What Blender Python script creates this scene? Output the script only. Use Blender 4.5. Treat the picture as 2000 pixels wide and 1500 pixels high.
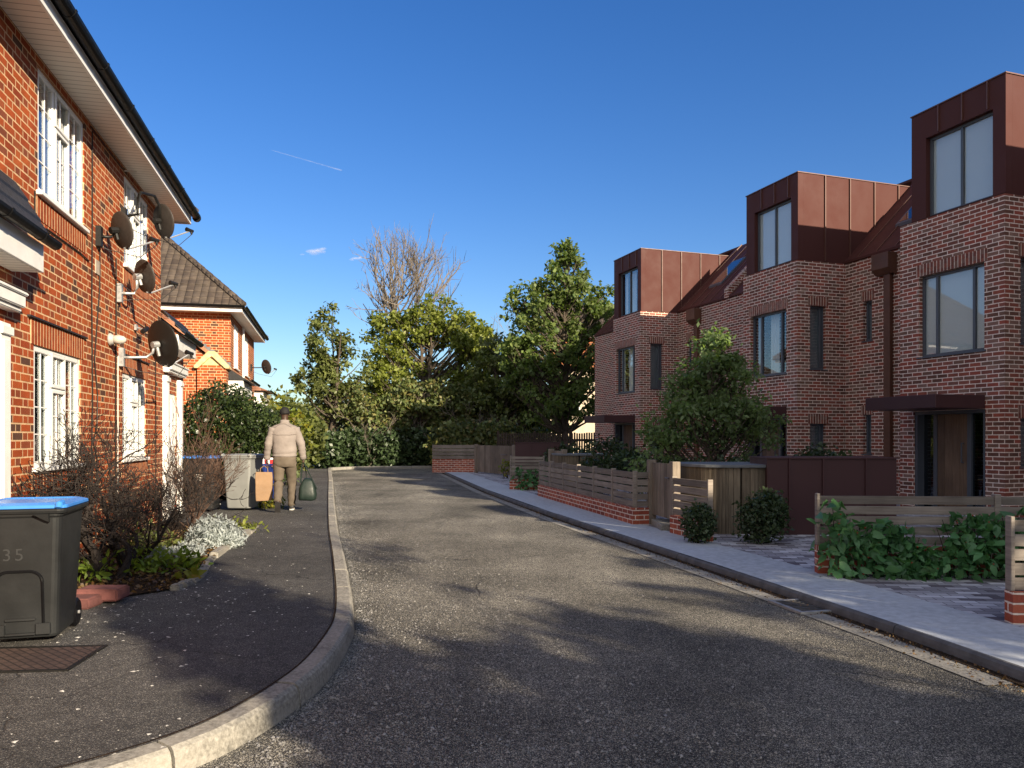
import bpy, bmesh, math, random
import numpy as np
from mathutils import Vector, Matrix
R = math.radians
rnd = random.Random(7)
for o in list(bpy.data.objects): bpy.data.objects.remove(o)
SC = bpy.context.scene
COL = SC.collection

# ------------------------------------------------------------------ camera
CAMZ = 1.45
cam = bpy.data.cameras.new('camera'); camo = bpy.data.objects.new('camera', cam); COL.objects.link(camo)
camo.location = (0, 0, CAMZ); camo.rotation_euler = (R(90), 0, 0)
cam.sensor_width = 36; cam.lens = 27; cam.shift_y = 105/2000
cam.clip_start = .05; cam.clip_end = 20000
SC.camera = camo
# ------------------------------------------------------------------ sky, sun, exposure
SUN_AZ, SUN_EL = 140.0, 20.0          # azimuth clockwise from +Y
w = bpy.data.worlds.new('World'); SC.world = w; w.use_nodes = True
wn = w.node_tree; wn.nodes.clear()
sky = wn.nodes.new('ShaderNodeTexSky'); sky.sky_type = 'NISHITA'; sky.sun_disc = False
sky.sun_elevation = R(SUN_EL); sky.sun_rotation = R(SUN_AZ); sky.air_density = 1.0; sky.dust_density = 1.0; sky.ozone_density = 3.0
hs = wn.nodes.new('ShaderNodeHueSaturation'); hs.inputs['Saturation'].default_value = 1.30; hs.inputs['Hue'].default_value = .514
bgn = wn.nodes.new('ShaderNodeBackground'); bgn.inputs['Strength'].default_value = .081
won = wn.nodes.new('ShaderNodeOutputWorld')
# bright fill added to unseen sky behind the viewer, lifting shade; clear blue ahead
tc = wn.nodes.new('ShaderNodeTexCoord'); dt = wn.nodes.new('ShaderNodeVectorMath'); dt.operation = 'DOT_PRODUCT'; dt.inputs[1].default_value = (-.18, -.95, .25)
mr = wn.nodes.new('ShaderNodeMapRange'); mr.interpolation_type = 'SMOOTHSTEP'; mr.inputs[1].default_value = .02; mr.inputs[2].default_value = .6
cn = wn.nodes.new('ShaderNodeTexNoise'); cn.inputs['Scale'].default_value = 2.5; cn.inputs['Detail'].default_value = 6
m2 = wn.nodes.new('ShaderNodeMapRange'); m2.inputs[1].default_value = .3; m2.inputs[2].default_value = .7; m2.inputs[3].default_value = .55; m2.inputs[4].default_value = 1
mm = wn.nodes.new('ShaderNodeMath'); mm.operation = 'MULTIPLY'; mxw = wn.nodes.new('ShaderNodeMix'); mxw.data_type = 'RGBA'; mxw.inputs[7].default_value = (5.0, 5.0, 5.1, 1)
L_ = wn.links.new; L_(tc.outputs['Generated'], dt.inputs[0]); L_(dt.outputs['Value'], mr.inputs[0]); L_(tc.outputs['Generated'], cn.inputs['Vector']); L_(cn.outputs[0], m2.inputs[0]); L_(mr.outputs[0], mm.inputs[0]); L_(m2.outputs[0], mm.inputs[1])
L_(mm.outputs[0], mxw.inputs[0]); L_(hs.outputs[0], mxw.inputs[6]); L_(sky.outputs[0], hs.inputs['Color']); L_(mxw.outputs[2], bgn.inputs['Color']); wn.links.new(bgn.outputs[0], won.inputs['Surface'])
SUNV = Vector((math.sin(R(SUN_AZ))*math.cos(R(SUN_EL)), math.cos(R(SUN_AZ))*math.cos(R(SUN_EL)), math.sin(R(SUN_EL))))
sl = bpy.data.lights.new('sun', 'SUN'); so = bpy.data.objects.new('sun', sl); COL.objects.link(so)
sl.energy = 5.0; sl.angle = R(.5); sl.color = (1, .85, .63)
so.rotation_euler = SUNV.to_track_quat('Z', 'Y').to_euler()
SC.view_settings.view_transform = 'Standard'; SC.view_settings.look = 'None'; SC.view_settings.gamma = 1
SC.view_settings.exposure = 1.12
SC.cycles.max_bounces = 8; SC.cycles.transparent_max_bounces = 48
SC.cycles.use_denoising = True

# ------------------------------------------------------------------ object helpers
def thing(name, label, cat, loc=(0, 0, 0), rotz=0, group=None):
    o = bpy.data.objects.new(name, None); COL.objects.link(o)
    o.location = loc; o.rotation_euler = (0, 0, rotz); o['label'] = label; o['category'] = cat
    o.empty_display_size = .1
    if group: o['group'] = group
    return o
def tag(o, label, cat, group=None):
    o['label'] = label; o['category'] = cat
    if group: o['group'] = group
    return o
def struct(o, kind='structure'):
    o['kind'] = kind; return o

def auto_uv(me):
    if not me.uv_layers: me.uv_layers.new(name='UVMap')
    n = len(me.loops)
    vi = np.empty(n, dtype=np.int32); me.loops.foreach_get('vertex_index', vi)
    co = np.empty(len(me.vertices)*3, dtype=np.float32); me.vertices.foreach_get('co', co); co = co.reshape(-1, 3)
    np_ = len(me.polygons)
    nor = np.empty(np_*3, dtype=np.float32); me.polygons.foreach_get('normal', nor); nor = nor.reshape(-1, 3)
    tot = np.empty(np_, dtype=np.int32); me.polygons.foreach_get('loop_total', tot)
    pn = np.repeat(nor, tot, axis=0); p = co[vi]
    t = np.stack([-pn[:, 1], pn[:, 0], np.zeros(n)], 1)
    L = np.linalg.norm(t, axis=1); flat = L < .12
    t[flat] = (1, 0, 0); L[flat] = 1; t /= L[:, None]
    b = np.cross(pn, t); b[flat] = (0, 1, 0)
    uv = np.stack([(p*t).sum(1), (p*b).sum(1)], 1).astype(np.float32)
    me.uv_layers[0].data.foreach_set('uv', uv.ravel())

class MB:
    def __init__(s): s.v = []; s.f = []; s.m = []; s.cur = 0
    def quad(s, *pts):
        i = len(s.v); s.v += [tuple(p) for p in pts]; s.f.append(tuple(range(i, i+len(pts)))); s.m.append(s.cur); return s
    def hexa(s, c):      # 8 corners: bottom 4 ccw, top 4 ccw
        i = len(s.v); s.v += [tuple(p) for p in c]
        for f in ((3, 2, 1, 0), (4, 5, 6, 7), (0, 1, 5, 4), (1, 2, 6, 5), (2, 3, 7, 6), (3, 0, 4, 7)):
            s.f.append(tuple(i+k for k in f)); s.m.append(s.cur)
        return s
    def box(s, x0, x1, y0, y1, z0, z1):
        return s.hexa([(x0, y0, z0), (x1, y0, z0), (x1, y1, z0), (x0, y1, z0), (x0, y0, z1), (x1, y0, z1), (x1, y1, z1), (x0, y1, z1)])
    def mbox(s, mp, u0, u1, d0, d1, z0, z1):
        return s.hexa([mp(u0, d0, z0), mp(u1, d0, z0), mp(u1, d1, z0), mp(u0, d1, z0), mp(u0, d0, z1), mp(u1, d0, z1), mp(u1, d1, z1), mp(u0, d1, z1)])
    def prism(s, poly, f0, f1):   # poly list of 2D, f0/f1 map 2D->3D
        n = len(poly); i = len(s.v)
        s.v += [tuple(f0(*p)) for p in poly] + [tuple(f1(*p)) for p in poly]
        s.f.append(tuple(range(i+n-1, i-1, -1))); s.m.append(s.cur); s.f.append(tuple(range(i+n, i+2*n))); s.m.append(s.cur)
        for k in range(n):
            k2 = (k+1) % n; s.f.append((i+k, i+k2, i+n+k2, i+n+k)); s.m.append(s.cur)
        return s
    def tube(s, pts, r, n=6, cap=True):
        pts = [Vector(p) for p in pts]; m = len(pts)
        rs = [float(q) for q in r] if isinstance(r, (list, tuple)) else [float(r)]*m
        i0 = len(s.v); up = Vector((.13, .31, 1))
        for k, p in enumerate(pts):
            t = (pts[min(k+1, m-1)]-pts[max(k-1, 0)])
            t = t.normalized() if t.length > 1e-9 else Vector((0, 0, 1))
            a = t.cross(up)
            if a.length < .15: a = t.cross(Vector((1, .2, 0)))
            a.normalize(); b = t.cross(a)
            for j in range(n):
                an = 2*math.pi*j/n
                s.v.append(tuple(p+rs[k]*(math.cos(an)*a+math.sin(an)*b)))
        for k in range(m-1):
            for j in range(n):
                j2 = (j+1) % n
                s.f.append((i0+k*n+j, i0+k*n+j2, i0+(k+1)*n+j2, i0+(k+1)*n+j)); s.m.append(s.cur)
        if cap:
            s.f.append(tuple(i0+j for j in range(n-1, -1, -1))); s.m.append(s.cur)
            s.f.append(tuple(i0+(m-1)*n+j for j in range(n))); s.m.append(s.cur)
        return s
    def loft(s, rings, cap=True):
        n = len(rings[0]); i0 = len(s.v)
        for r in rings: s.v += [tuple(p) for p in r]
        for k in range(len(rings)-1):
            for j in range(n):
                j2 = (j+1) % n
                s.f.append((i0+k*n+j, i0+k*n+j2, i0+(k+1)*n+j2, i0+(k+1)*n+j)); s.m.append(s.cur)
        if cap:
            s.f.append(tuple(i0+j for j in range(n-1, -1, -1))); s.m.append(s.cur)
            k = len(rings)-1; s.f.append(tuple(i0+k*n+j for j in range(n))); s.m.append(s.cur)
        return s
    def lathe(s, prof, c=(0, 0, 0), ax=(0, 0, 1), n=16):  # prof (r, h) along ax
        ax = Vector(ax).normalized(); a = ax.cross(Vector((0, 0, 1)))
        if a.length < .1: a = Vector((1, 0, 0))
        a.normalize(); b = ax.cross(a); c = Vector(c)
        return s.loft([[c+ax*h+max(r, 1e-4)*(math.cos(2*math.pi*j/n)*a+math.sin(2*math.pi*j/n)*b) for j in range(n)] for r, h in prof])
    def wall(s, mp, u0, u1, z0, z1, ops, th):   # sheet with openings, reveals, back and edges
        us = sorted({u0, u1, *[a for o in ops for a in o[:2]]}); zs = sorted({z0, z1, *[a for o in ops for a in o[2:]]})
        us = [u for u in us if u0 <= u <= u1]; zs = [z for z in zs if z0 <= z <= z1]
        hole = lambda u, z: any(o[0] < u < o[1] and o[2] < z < o[3] for o in ops)
        for a, b in zip(us, us[1:]):
            for c, d in zip(zs, zs[1:]):
                if not hole((a+b)/2, (c+d)/2):
                    s.quad(mp(a, 0, c), mp(b, 0, c), mp(b, 0, d), mp(a, 0, d)); s.quad(mp(a, th, c), mp(a, th, d), mp(b, th, d), mp(b, th, c))
        for a, b, c, d in [(u0, u1, z0, z1)]+list(ops):
            s.quad(mp(a, 0, c), mp(a, th, c), mp(a, th, d), mp(a, 0, d)); s.quad(mp(b, 0, c), mp(b, 0, d), mp(b, th, d), mp(b, th, c))
            s.quad(mp(a, 0, c), mp(b, 0, c), mp(b, th, c), mp(a, th, c)); s.quad(mp(a, 0, d), mp(a, th, d), mp(b, th, d), mp(b, 0, d))
        return s
    def build(s, name, mat, parent=None, smooth=False, bevel=0, loc=None, fix=True, uv=True, seg=1):
        me = bpy.data.meshes.new(name); me.from_pydata(s.v, [], s.f)
        for m in (mat if isinstance(mat, (list, tuple)) else [mat]): me.materials.append(m)
        if any(s.m): me.polygons.foreach_set('material_index', s.m)
        if fix or bevel:
            bm = bmesh.new(); bm.from_mesh(me)
            bmesh.ops.remove_doubles(bm, verts=bm.verts, dist=1e-5)
            bmesh.ops.recalc_face_normals(bm, faces=bm.faces)
            if bevel: bmesh.ops.bevel(bm, geom=[e for e in bm.edges if len(e.link_faces) == 2 and e.calc_face_angle(0) > .5], offset=bevel, segments=seg, affect='EDGES', clamp_overlap=True)
            bm.to_mesh(me); bm.free()
        if smooth: me.polygons.foreach_set('use_smooth', [True]*len(me.polygons))
        me.update()
        if uv: auto_uv(me)
        o = bpy.data.objects.new(name, me); COL.objects.link(o)
        if parent: o.parent = parent
        if loc: o.location = loc
        return o

def mesh_np(name, V, F, mat, parent=None, smooth=False):
    me = bpy.data.meshes.new(name); k = F.shape[1]
    me.vertices.add(len(V)); me.vertices.foreach_set('co', np.asarray(V, dtype=np.float32).ravel())
    me.loops.add(F.size); me.loops.foreach_set('vertex_index', F.astype(np.int32).ravel())
    me.polygons.add(len(F)); me.polygons.foreach_set('loop_start', np.arange(0, F.size, k, dtype=np.int32))
    try: me.polygons.foreach_set('loop_total', np.full(len(F), k, dtype=np.int32))
    except Exception: pass
    me.update(calc_edges=True)
    if smooth: me.polygons.foreach_set('use_smooth', [True]*len(F))
    me.materials.append(mat)
    o = bpy.data.objects.new(name, me); COL.objects.link(o)
    if parent: o.parent = parent
    return o
def copy_tree(o, parent=None):
    c = o.copy(); COL.objects.link(c); c.parent = parent
    for ch in list(o.children): copy_tree(ch, c)
    return c

# ------------------------------------------------------------------ material helpers
class NT:
    def __init__(s, name):
        s.mat = bpy.data.materials.new(name); s.mat.use_nodes = True; s.t = s.mat.node_tree; s.t.nodes.clear()
        s.out = s.t.nodes.new('ShaderNodeOutputMaterial')
    def n(s, typ, props=None, **ins):
        nd = s.t.nodes.new('ShaderNode'+typ)
        for k, v in (props or {}).items(): setattr(nd, k, v)
        for k, v in ins.items():
            key = int(k[1:]) if k[0] == '_' and k[1:].isdigit() else k.replace('_', ' ')
            s.set(nd.inputs[key], v)
        return nd
    def set(s, sock, v):
        if isinstance(v, bpy.types.NodeSocket): s.t.links.new(v, sock)
        elif isinstance(v, (tuple, list)) and len(v) == 3 and sock.type == 'RGBA': sock.default_value = (*v, 1)
        else: sock.default_value = v
    def m(s, op, a, b=0.0, c=0.0): return s.n('Math', {'operation': op}, _0=a, _1=b, _2=c).outputs[0]
    def mix(s, f, a, b, mode='MIX'):
        nd = s.n('Mix', {'data_type': 'RGBA', 'blend_type': mode}); s.set(nd.inputs[0], f); s.set(nd.inputs[6], a); s.set(nd.inputs[7], b); return nd.outputs[2]
    def ramp(s, f, stops, interp='LINEAR'):
        nd = s.n('ValToRGB', _0=f); cr = nd.color_ramp; cr.interpolation = interp
        while len(cr.elements) < len(stops): cr.elements.new(.5)
        for e, (p, c) in zip(cr.elements, stops):
            e.position = p; e.color = (*c, 1) if len(c) == 3 else c
        return nd.outputs[0]
    def noise(s, vec, scale, detail=4, rough=.55): return s.n('TexNoise', Vector=vec, Scale=scale, Detail=detail, Roughness=rough).outputs[0]
    def obj(s): return s.n('TexCoord').outputs['Object']
    def uv(s): return s.n('TexCoord').outputs['UV']
    def mapping(s, vec, scale, rot=(0, 0, 0)): return s.n('Mapping', Vector=vec, Scale=scale, Rotation=rot).outputs[0]
    def rng(s, v, a, b, c=0.0, d=1.0): return s.n('MapRange', _0=v, _1=a, _2=b, _3=c, _4=d).outputs[0]
    def bump(s, h, st=.5, dist=.01): return s.n('Bump', Height=h, Strength=st, Distance=dist).outputs[0]
    def pbr(s, col, rough=.6, normal=None, spec=.4, metal=0.0):
        p = s.n('BsdfPrincipled', Base_Color=col, Roughness=rough, Metallic=metal)
        p.inputs['Specular IOR Level'].default_value = spec
        if normal is not None: s.set(p.inputs['Normal'], normal)
        s.t.links.new(p.outputs[0], s.out.inputs[0]); return s.mat

def simple(name, col, rough=.5, amt=.18, scale=6, bump=.0, spec=.4, metal=0.0, bscale=40):
    g = NT(name); o = g.obj()
    a = g.noise(o, scale, 5); f = g.rng(a, .3, .7, 1-amt, 1+amt)
    c = g.mix(1.0, col, g.n('CombineColor', _0=f, _1=f, _2=f).outputs[0], 'MULTIPLY')
    r = g.rng(g.noise(o, scale*2.3, 3), .3, .7, rough*.85, min(1, rough*1.15))
    nrm = g.bump(g.noise(o, bscale, 4), bump, .01) if bump else None
    return g.pbr(c, r, nrm, spec, metal)

def brick(name, cols, mortar, P=.3375, a=.667, h=.075, m=.011, bump=.6, dark=None, vary=.12, soldier=False, efflo=0.0):
    g = NT(name); uv = g.uv(); x = g.n('SeparateXYZ', Vector=uv)
    U, V = x.outputs[0], x.outputs[1]
    v = g.m('DIVIDE', V, h); row = g.m('FLOOR', v); fr = g.m('FRACT', v)
    rr = g.n('TexWhiteNoise', {'noise_dimensions': '1D'}, W=row).outputs[0]
    par = g.m('MULTIPLY', g.m('MODULO', g.m('ADD', row, 1000.0), 2.0), 0.0 if soldier else .5)
    uu = g.m('ADD', g.m('ADD', g.m('DIVIDE', U, P), par), g.m('MULTIPLY', rr, 0 if soldier else .05))
    cell = g.m('FLOOR', uu); fu = g.m('FRACT', uu); hd = g.m('GREATER_THAN', fu, a)
    d1 = g.m('MINIMUM', fu, g.m('SUBTRACT', 1.0, fu)); d2 = g.m('ABSOLUTE', g.m('SUBTRACT', fu, a))
    d = g.m('MULTIPLY', g.m('MINIMUM', d1, d2), P); dv = g.m('MULTIPLY', g.m('MINIMUM', fr, g.m('SUBTRACT', 1.0, fr)), h)
    dist = g.m('MINIMUM', d, dv) if not soldier else d
    wob = g.m('MULTIPLY', g.m('SUBTRACT', g.noise(uv, 26, 4, .65), .5), .011)
    dist = g.m('ADD', dist, wob)
    mask = g.rng(dist, m/2-.0012, m/2+.0022)
    idv = g.n('CombineXYZ', _0=g.m('ADD', g.m('MULTIPLY', cell, 2.0), hd), _1=row)
    wnz = g.n('TexWhiteNoise', {'noise_dimensions': '2D'}, Vector=idv.outputs[0])
    n = len(cols); bc = g.ramp(wnz.outputs[0], [(i/n, c) for i, c in enumerate(cols)], 'CONSTANT')
    f = g.rng(g.noise(uv, 3.2, 6), .3, .7, 1-vary, 1+vary); f2 = g.rng(g.noise(uv, 55, 5, .7), .3, .7, .82, 1.18)
    ff = g.m('MULTIPLY', g.m('MULTIPLY', f, f2), g.rng(g.noise(uv, .55, 5, .6), .3, .7, .84, 1.14))
    bc = g.mix(1.0, bc, g.n('CombineColor', _0=ff, _1=ff, _2=ff).outputs[0], 'MULTIPLY')
    mf = g.rng(g.noise(uv, 9, 5), .25, .75, .7, 1.15)
    mc = g.mix(1.0, mortar, g.n('CombineColor', _0=mf, _1=mf, _2=mf).outputs[0], 'MULTIPLY')
    c = g.mix(mask, mc, bc)
    if efflo:
        e = g.rng(g.noise(uv, 1.3, 7, .65), .56, .75, 0, efflo); c = g.mix(e, c, (.5, .42, .36))
    hgt = g.m('ADD', mask, g.m('MULTIPLY', g.noise(uv, 90, 4), .45))
    return g.pbr(c, .85, g.bump(hgt, bump, .006), .2)

def wood(name, c1, c2, rough=.75, along='u', scale=1.0):
    g = NT(name); uv = g.uv(); isl = g.n('NewGeometry').outputs['Random Per Island']
    sc = (2.2, 38, 1) if along == 'u' else (38, 2.2, 1)
    mp = g.mapping(uv, tuple(q*scale for q in sc))
    off = g.n('VectorMath', {'operation': 'ADD'}, _0=mp, _1=g.n('CombineXYZ', _0=g.m('MULTIPLY', isl, 37.0), _1=g.m('MULTIPLY', isl, 91.0)).outputs[0]).outputs[0]
    a = g.noise(off, 1, 6, .6)
    c = g.mix(g.rng(a, .3, .7), c1, c2)
    f = g.rng(isl, 0, 1, .7, 1.3); f = g.m('MULTIPLY', f, g.rng(g.noise(uv, 2.0, 5), .3, .7, .8, 1.2))
    c = g.mix(1.0, c, g.n('CombineColor', _0=f, _1=f, _2=f).outputs[0], 'MULTIPLY')
    return g.pbr(c, rough, g.bump(a, .35, .004), .25)

def leaf(name, cols, transl=.35, rough=.5):
    g = NT(name); isl = g.n('NewGeometry').outputs['Random Per Island']
    n = len(cols); c = g.ramp(isl, [(i/max(1, n-1), q) for i, q in enumerate(cols)])
    big = g.rng(g.noise(g.obj(), 1.1, 3), .3, .7, .65, 1.35)
    c = g.mix(1.0, c, g.n('CombineColor', _0=big, _1=big, _2=big).outputs[0], 'MULTIPLY')
    p = g.n('BsdfPrincipled', Base_Color=c, Roughness=rough); p.inputs['Specular IOR Level'].default_value = .35
    tr = g.n('BsdfTranslucent', Color=g.mix(1.0, c, (1.5, 1.7, .6), 'MULTIPLY'))
    mx = g.n('MixShader', _0=transl, _1=p.outputs[0], _2=tr.outputs[0]); g.t.links.new(mx.outputs[0], g.out.inputs[0]); return g.mat

def glass(name, tint=(.8, .84, .86), rough=.01, refl=.08):
    g = NT(name)
    gl = g.n('BsdfGlossy', Color=(.95, .97, 1, 1), Roughness=rough); tr = g.n('BsdfTransparent', Color=(*tint, 1))
    fc = g.n('LayerWeight', Blend=.5).outputs['Facing']; f = g.m('MINIMUM', g.m('ADD', g.m('MULTIPLY', g.m('POWER', fc, 4.0), .9), refl), 1.0)
    mx = g.n('MixShader', _0=f, _1=tr.outputs[0], _2=gl.outputs[0]); g.t.links.new(mx.outputs[0], g.out.inputs[0]); return g.mat

M = {}
M['brick_old'] = brick('old_red_brick', [(.28, .054, .014), (.32, .066, .016), (.25, .046, .014), (.34, .08, .021), (.30, .06, .016), (.23, .042, .014), (.31, .063, .015), (.26, .066, .024), (.29, .058, .016), (.33, .07, .018), (.27, .05, .015), (.21, .05, .02), (.085, .04, .026), (.18, .05, .024)], (.60, .40, .225), m=.0125, bump=.45, vary=.2)
M['brick_old_dark'] = brick('soldier_red_brick', [(.28, .054, .015), (.23, .044, .014), (.31, .066, .018)], (.58, .39, .22), P=.075, a=1.0, m=.016, soldier=True)
M['brick_new'] = brick('new_mixed_brick', [(.245, .078, .054), (.195, .07, .052), (.28, .08, .052), (.17, .067, .05), (.22, .12, .09), (.29, .076, .052), (.175, .094, .068), (.26, .092, .066), (.14, .066, .048), (.24, .135, .105)], (.86, .70, .60), P=.225, a=1.0, m=.0135, bump=.35, vary=.2, efflo=.14)
M['brick_sold'] = brick('soldier_new_brick', [(.22, .072, .05), (.17, .06, .046), (.25, .085, .058), (.20, .11, .085), (.15, .058, .043)], (.74, .6, .5), P=.075, a=1.0, m=.012, soldier=True)
M['brick_garden'] = brick('garden_wall_brick', [(.38, .095, .055), (.32, .08, .05), (.42, .115, .066), (.27, .075, .052)], (.80, .68, .57), P=.225, a=1.0, m=.013, vary=.2)
M['white'] = simple('white_upvc', (.78, .77, .74), .35, .05, 3)
M['white_paint'] = simple('white_gloss_paint', (.74, .73, .70), .4, .10, 5)
M['soffit'] = None
g = NT('soffit_board'); u = g.n('SeparateXYZ', Vector=g.obj()).outputs[0]
fr = g.m('FRACT', g.m('DIVIDE', u, .1)); mk = g.rng(g.m('MINIMUM', fr, g.m('SUBTRACT', 1.0, fr)), .02, .08)
M['soffit'] = g.pbr(g.mix(mk, (.30, .28, .26), (.76, .73, .68)), .5, g.bump(mk, .6, .006))
M['black'] = simple('black_plastic', (.005, .005, .006), .45, .1, 6, spec=.15)
M['metal_black'] = simple('black_perforated_metal', (.008, .0075, .007), .5, .15, 30)
M['dish_brown'] = simple('dark_dish_mesh', (.034, .028, .025), .55, .2, 30)
M['galv'] = simple('galvanised_steel', (.42, .42, .42), .45, .25, 14, metal=.6)
M['cable'] = simple('cable_sheath', (.02, .017, .015), .6, .1)
M['cable_w'] = simple('white_cable', (.6, .57, .52), .5, .1)
M['stone'] = simple('yellow_stone', (.62, .46, .22), .8, .25, 9, .3)
M['terracotta'] = simple('terracotta_tile', (.40, .17, .09), .75, .2, 7, .2)
M['lead'] = simple('lead_flashing', (.13, .14, .15), .6, .2, 5)
M['zinc'] = simple('brown_zinc', (.078, .028, .0235), .6, .015, 1.0, spec=.12)
M['zinc_dark'] = simple('brown_zinc_seam', (.115, .05, .036), .45, .08, 3)
M['zinc_wine'] = simple('wine_metal', (.06, .026, .027), .5, .05, 1.5, spec=.3)
M['corten'] = simple('rust_metal', (.115, .05, .03), .5, .15, 4)
M['frame_grey'] = simple('grey_aluminium', (.075, .083, .10), .4, .06, 4)
M['blind'] = simple('pale_blind', (.80, .80, .77), .8, .04, 1)  # pale tone behind terrace panes imitates sky reflected in the glass; also curtain cloth
M['grey_blind'] = simple('grey_blind', (.20, .21, .22), .8, .1, 1)  # grey tone behind side panes, standing in for their reflection
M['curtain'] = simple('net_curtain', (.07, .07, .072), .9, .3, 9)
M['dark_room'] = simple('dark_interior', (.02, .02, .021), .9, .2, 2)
M['glass'] = glass('window_glass', (.86, .89, .9), .01, .06)
M['glass_dark'] = glass('dark_window_glass', (.45, .5, .55), .01, .10)
M['door_wood'] = wood('door_timber', (.085, .05, .03), (.15, .095, .06), .6, 'v')
M['slat'] = wood('weathered_slat', (.135, .112, .095), (.24, .21, .18), .8, 'u')
M['board'] = wood('weathered_board', (.12, .098, .078), (.23, .19, .15), .8, 'v')
M['store_wood'] = wood('larch_batten', (.09, .07, .048), (.20, .16, .11), .8, 'v')
M['dark_fence'] = wood('dark_fence', (.03, .022, .017), (.07, .05, .04), .85, 'v')
M['bark'] = simple('bark', (.075, .058, .043), .9, .35, 12, .6)
M['bark_pale'] = simple('pale_bark', (.15, .125, .10), .9, .35, 9, .5)
M['twig_dark'] = simple('dark_twig', (.017, .012, .010), .85, .35, 20)
M['twig_red'] = simple('reddish_twig', (.075, .042, .028), .85, .35, 20)
M['bin_grey'] = simple('charcoal_bin_plastic', (.013, .014, .015), .45, .35, 2.5, .05)
M['bin_pale'] = simple('grey_bin_plastic', (.20, .205, .20), .45, .10, 4, .04)
M['blue'] = simple('blue_lid_plastic', (.045, .21, .62), .35, .10, 5)
M['navy'] = simple('navy_crate', (.012, .03, .16), .4, .1)
M['tile_black'] = simple('black_tile', (.016, .016, .017), .55, .35, 14, .4)

# tiles with courses and rolls
def tiles(name, c1, c2, pw=.3, ph=.32):
    g = NT(name); uv = g.uv(); x = g.n('SeparateXYZ', Vector=uv); U, V = x.outputs[0], x.outputs[1]
    cu = g.m('DIVIDE', U, pw); fu = g.m('FRACT', cu); cell = g.m('FLOOR', cu); row = g.m('FLOOR', g.m('DIVIDE', V, ph)); fv = g.m('FRACT', g.m('DIVIDE', V, ph))
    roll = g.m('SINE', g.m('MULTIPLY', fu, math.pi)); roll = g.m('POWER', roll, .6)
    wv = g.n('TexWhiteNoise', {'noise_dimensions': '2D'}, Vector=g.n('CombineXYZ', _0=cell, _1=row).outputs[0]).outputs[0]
    c = g.mix(wv, c1, c2); gr = g.rng(roll, .0, .35); lip = g.rng(fv, .0, .07); k_ = g.m('MULTIPLY', g.rng(gr, 0, 1, .4, 1), g.rng(lip, 0, 1, .5, 1)); c = g.mix(1.0, c, g.n('CombineColor', _0=k_, _1=k_, _2=k_).outputs[0], 'MULTIPLY')  # grooves and course lips darkened in colour, standing in for their shade
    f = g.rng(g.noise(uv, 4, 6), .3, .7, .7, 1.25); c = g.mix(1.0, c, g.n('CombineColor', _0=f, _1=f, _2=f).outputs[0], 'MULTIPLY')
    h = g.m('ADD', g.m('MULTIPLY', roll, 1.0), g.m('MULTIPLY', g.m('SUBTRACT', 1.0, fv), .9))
    return g.pbr(c, .7, g.bump(h, 1.0, .035), .3)
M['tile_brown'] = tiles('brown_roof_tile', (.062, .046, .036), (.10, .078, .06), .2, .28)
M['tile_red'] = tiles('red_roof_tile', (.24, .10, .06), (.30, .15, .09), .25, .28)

# road, pavements, soil
def asphalt(name, base, lite, speck_lo, speck_hi, scale, bump, patch=.35, extra=None):
    g = NT(name); o = g.obj()
    vo = g.n('TexVoronoi', Vector=o, Scale=scale); vr = g.n('SeparateXYZ', Vector=vo.outputs['Color']).outputs[0]
    vo2 = g.n('TexVoronoi', Vector=o, Scale=scale*2.6); vr2 = g.n('SeparateXYZ', Vector=vo2.outputs['Color']).outputs[0]
    s = g.rng(vr, speck_lo, speck_hi); s2 = g.rng(vr2, speck_lo, speck_hi)
    ed = g.rng(vo.outputs['Distance'], .25, .55, 1, 0)
    s = g.m('MULTIPLY', s, ed)
    c = g.mix(s, base, lite); c = g.mix(g.m('MULTIPLY', s2, .7), c, lite)
    f = g.rng(g.noise(o, .55, 6, .6), .3, .7, 1-patch, 1+patch); f = g.m('MULTIPLY', f, g.rng(g.noise(o, 14, 4), .3, .7, .8, 1.2))
    c = g.mix(1.0, c, g.n('CombineColor', _0=f, _1=f, _2=f).outputs[0], 'MULTIPLY')
    h = g.m('ADD', g.m('MULTIPLY', g.m('SUBTRACT', 1.0, vo.outputs['Distance']), 1.0), g.m('MULTIPLY', g.noise(o, scale*1.2, 4), 1.0))
    if extra: c, h = extra(g, o, c, h)
    return g.pbr(c, .85, g.bump(h, bump, .012), .3)
def wear(g, o, c, h):
    t = g.noise(g.mapping(o, (.9, .12, 1), (0, 0, -.22)), 1, 4); p = g.noise(o, .35, 3)
    f = g.m('MULTIPLY', g.rng(t, .35, .65, .78, 1.25), g.rng(p, .35, .65, .8, 1.2))
    c = g.mix(1.0, c, g.n('CombineColor', _0=f, _1=f, _2=f).outputs[0], 'MULTIPLY')
    d = g.n('VectorMath', {'operation': 'ADD'}, _0=o, _1=g.n('VectorMath', {'operation': 'SCALE'}, _0=g.n('TexNoise', Vector=o, Scale=1.5, Detail=4).outputs[1], Scale=.9).outputs[0]).outputs[0]
    v = g.n('TexVoronoi', {'feature': 'DISTANCE_TO_EDGE'}, Vector=d, Scale=.32).outputs['Distance']
    k = g.m('MULTIPLY', g.rng(v, .0, .006, 1, 0), g.rng(g.noise(o, .5, 2), .48, .62))
    return g.mix(g.m('MULTIPLY', k, .7), c, (.012, .012, .012)), g.m('SUBTRACT', h, g.m('MULTIPLY', k, 2.0))
M['road'] = asphalt('road_asphalt', (.043, .0425, .041), (.62, .57, .47), .58, .97, 105, 1.0, .42, wear)
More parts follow.
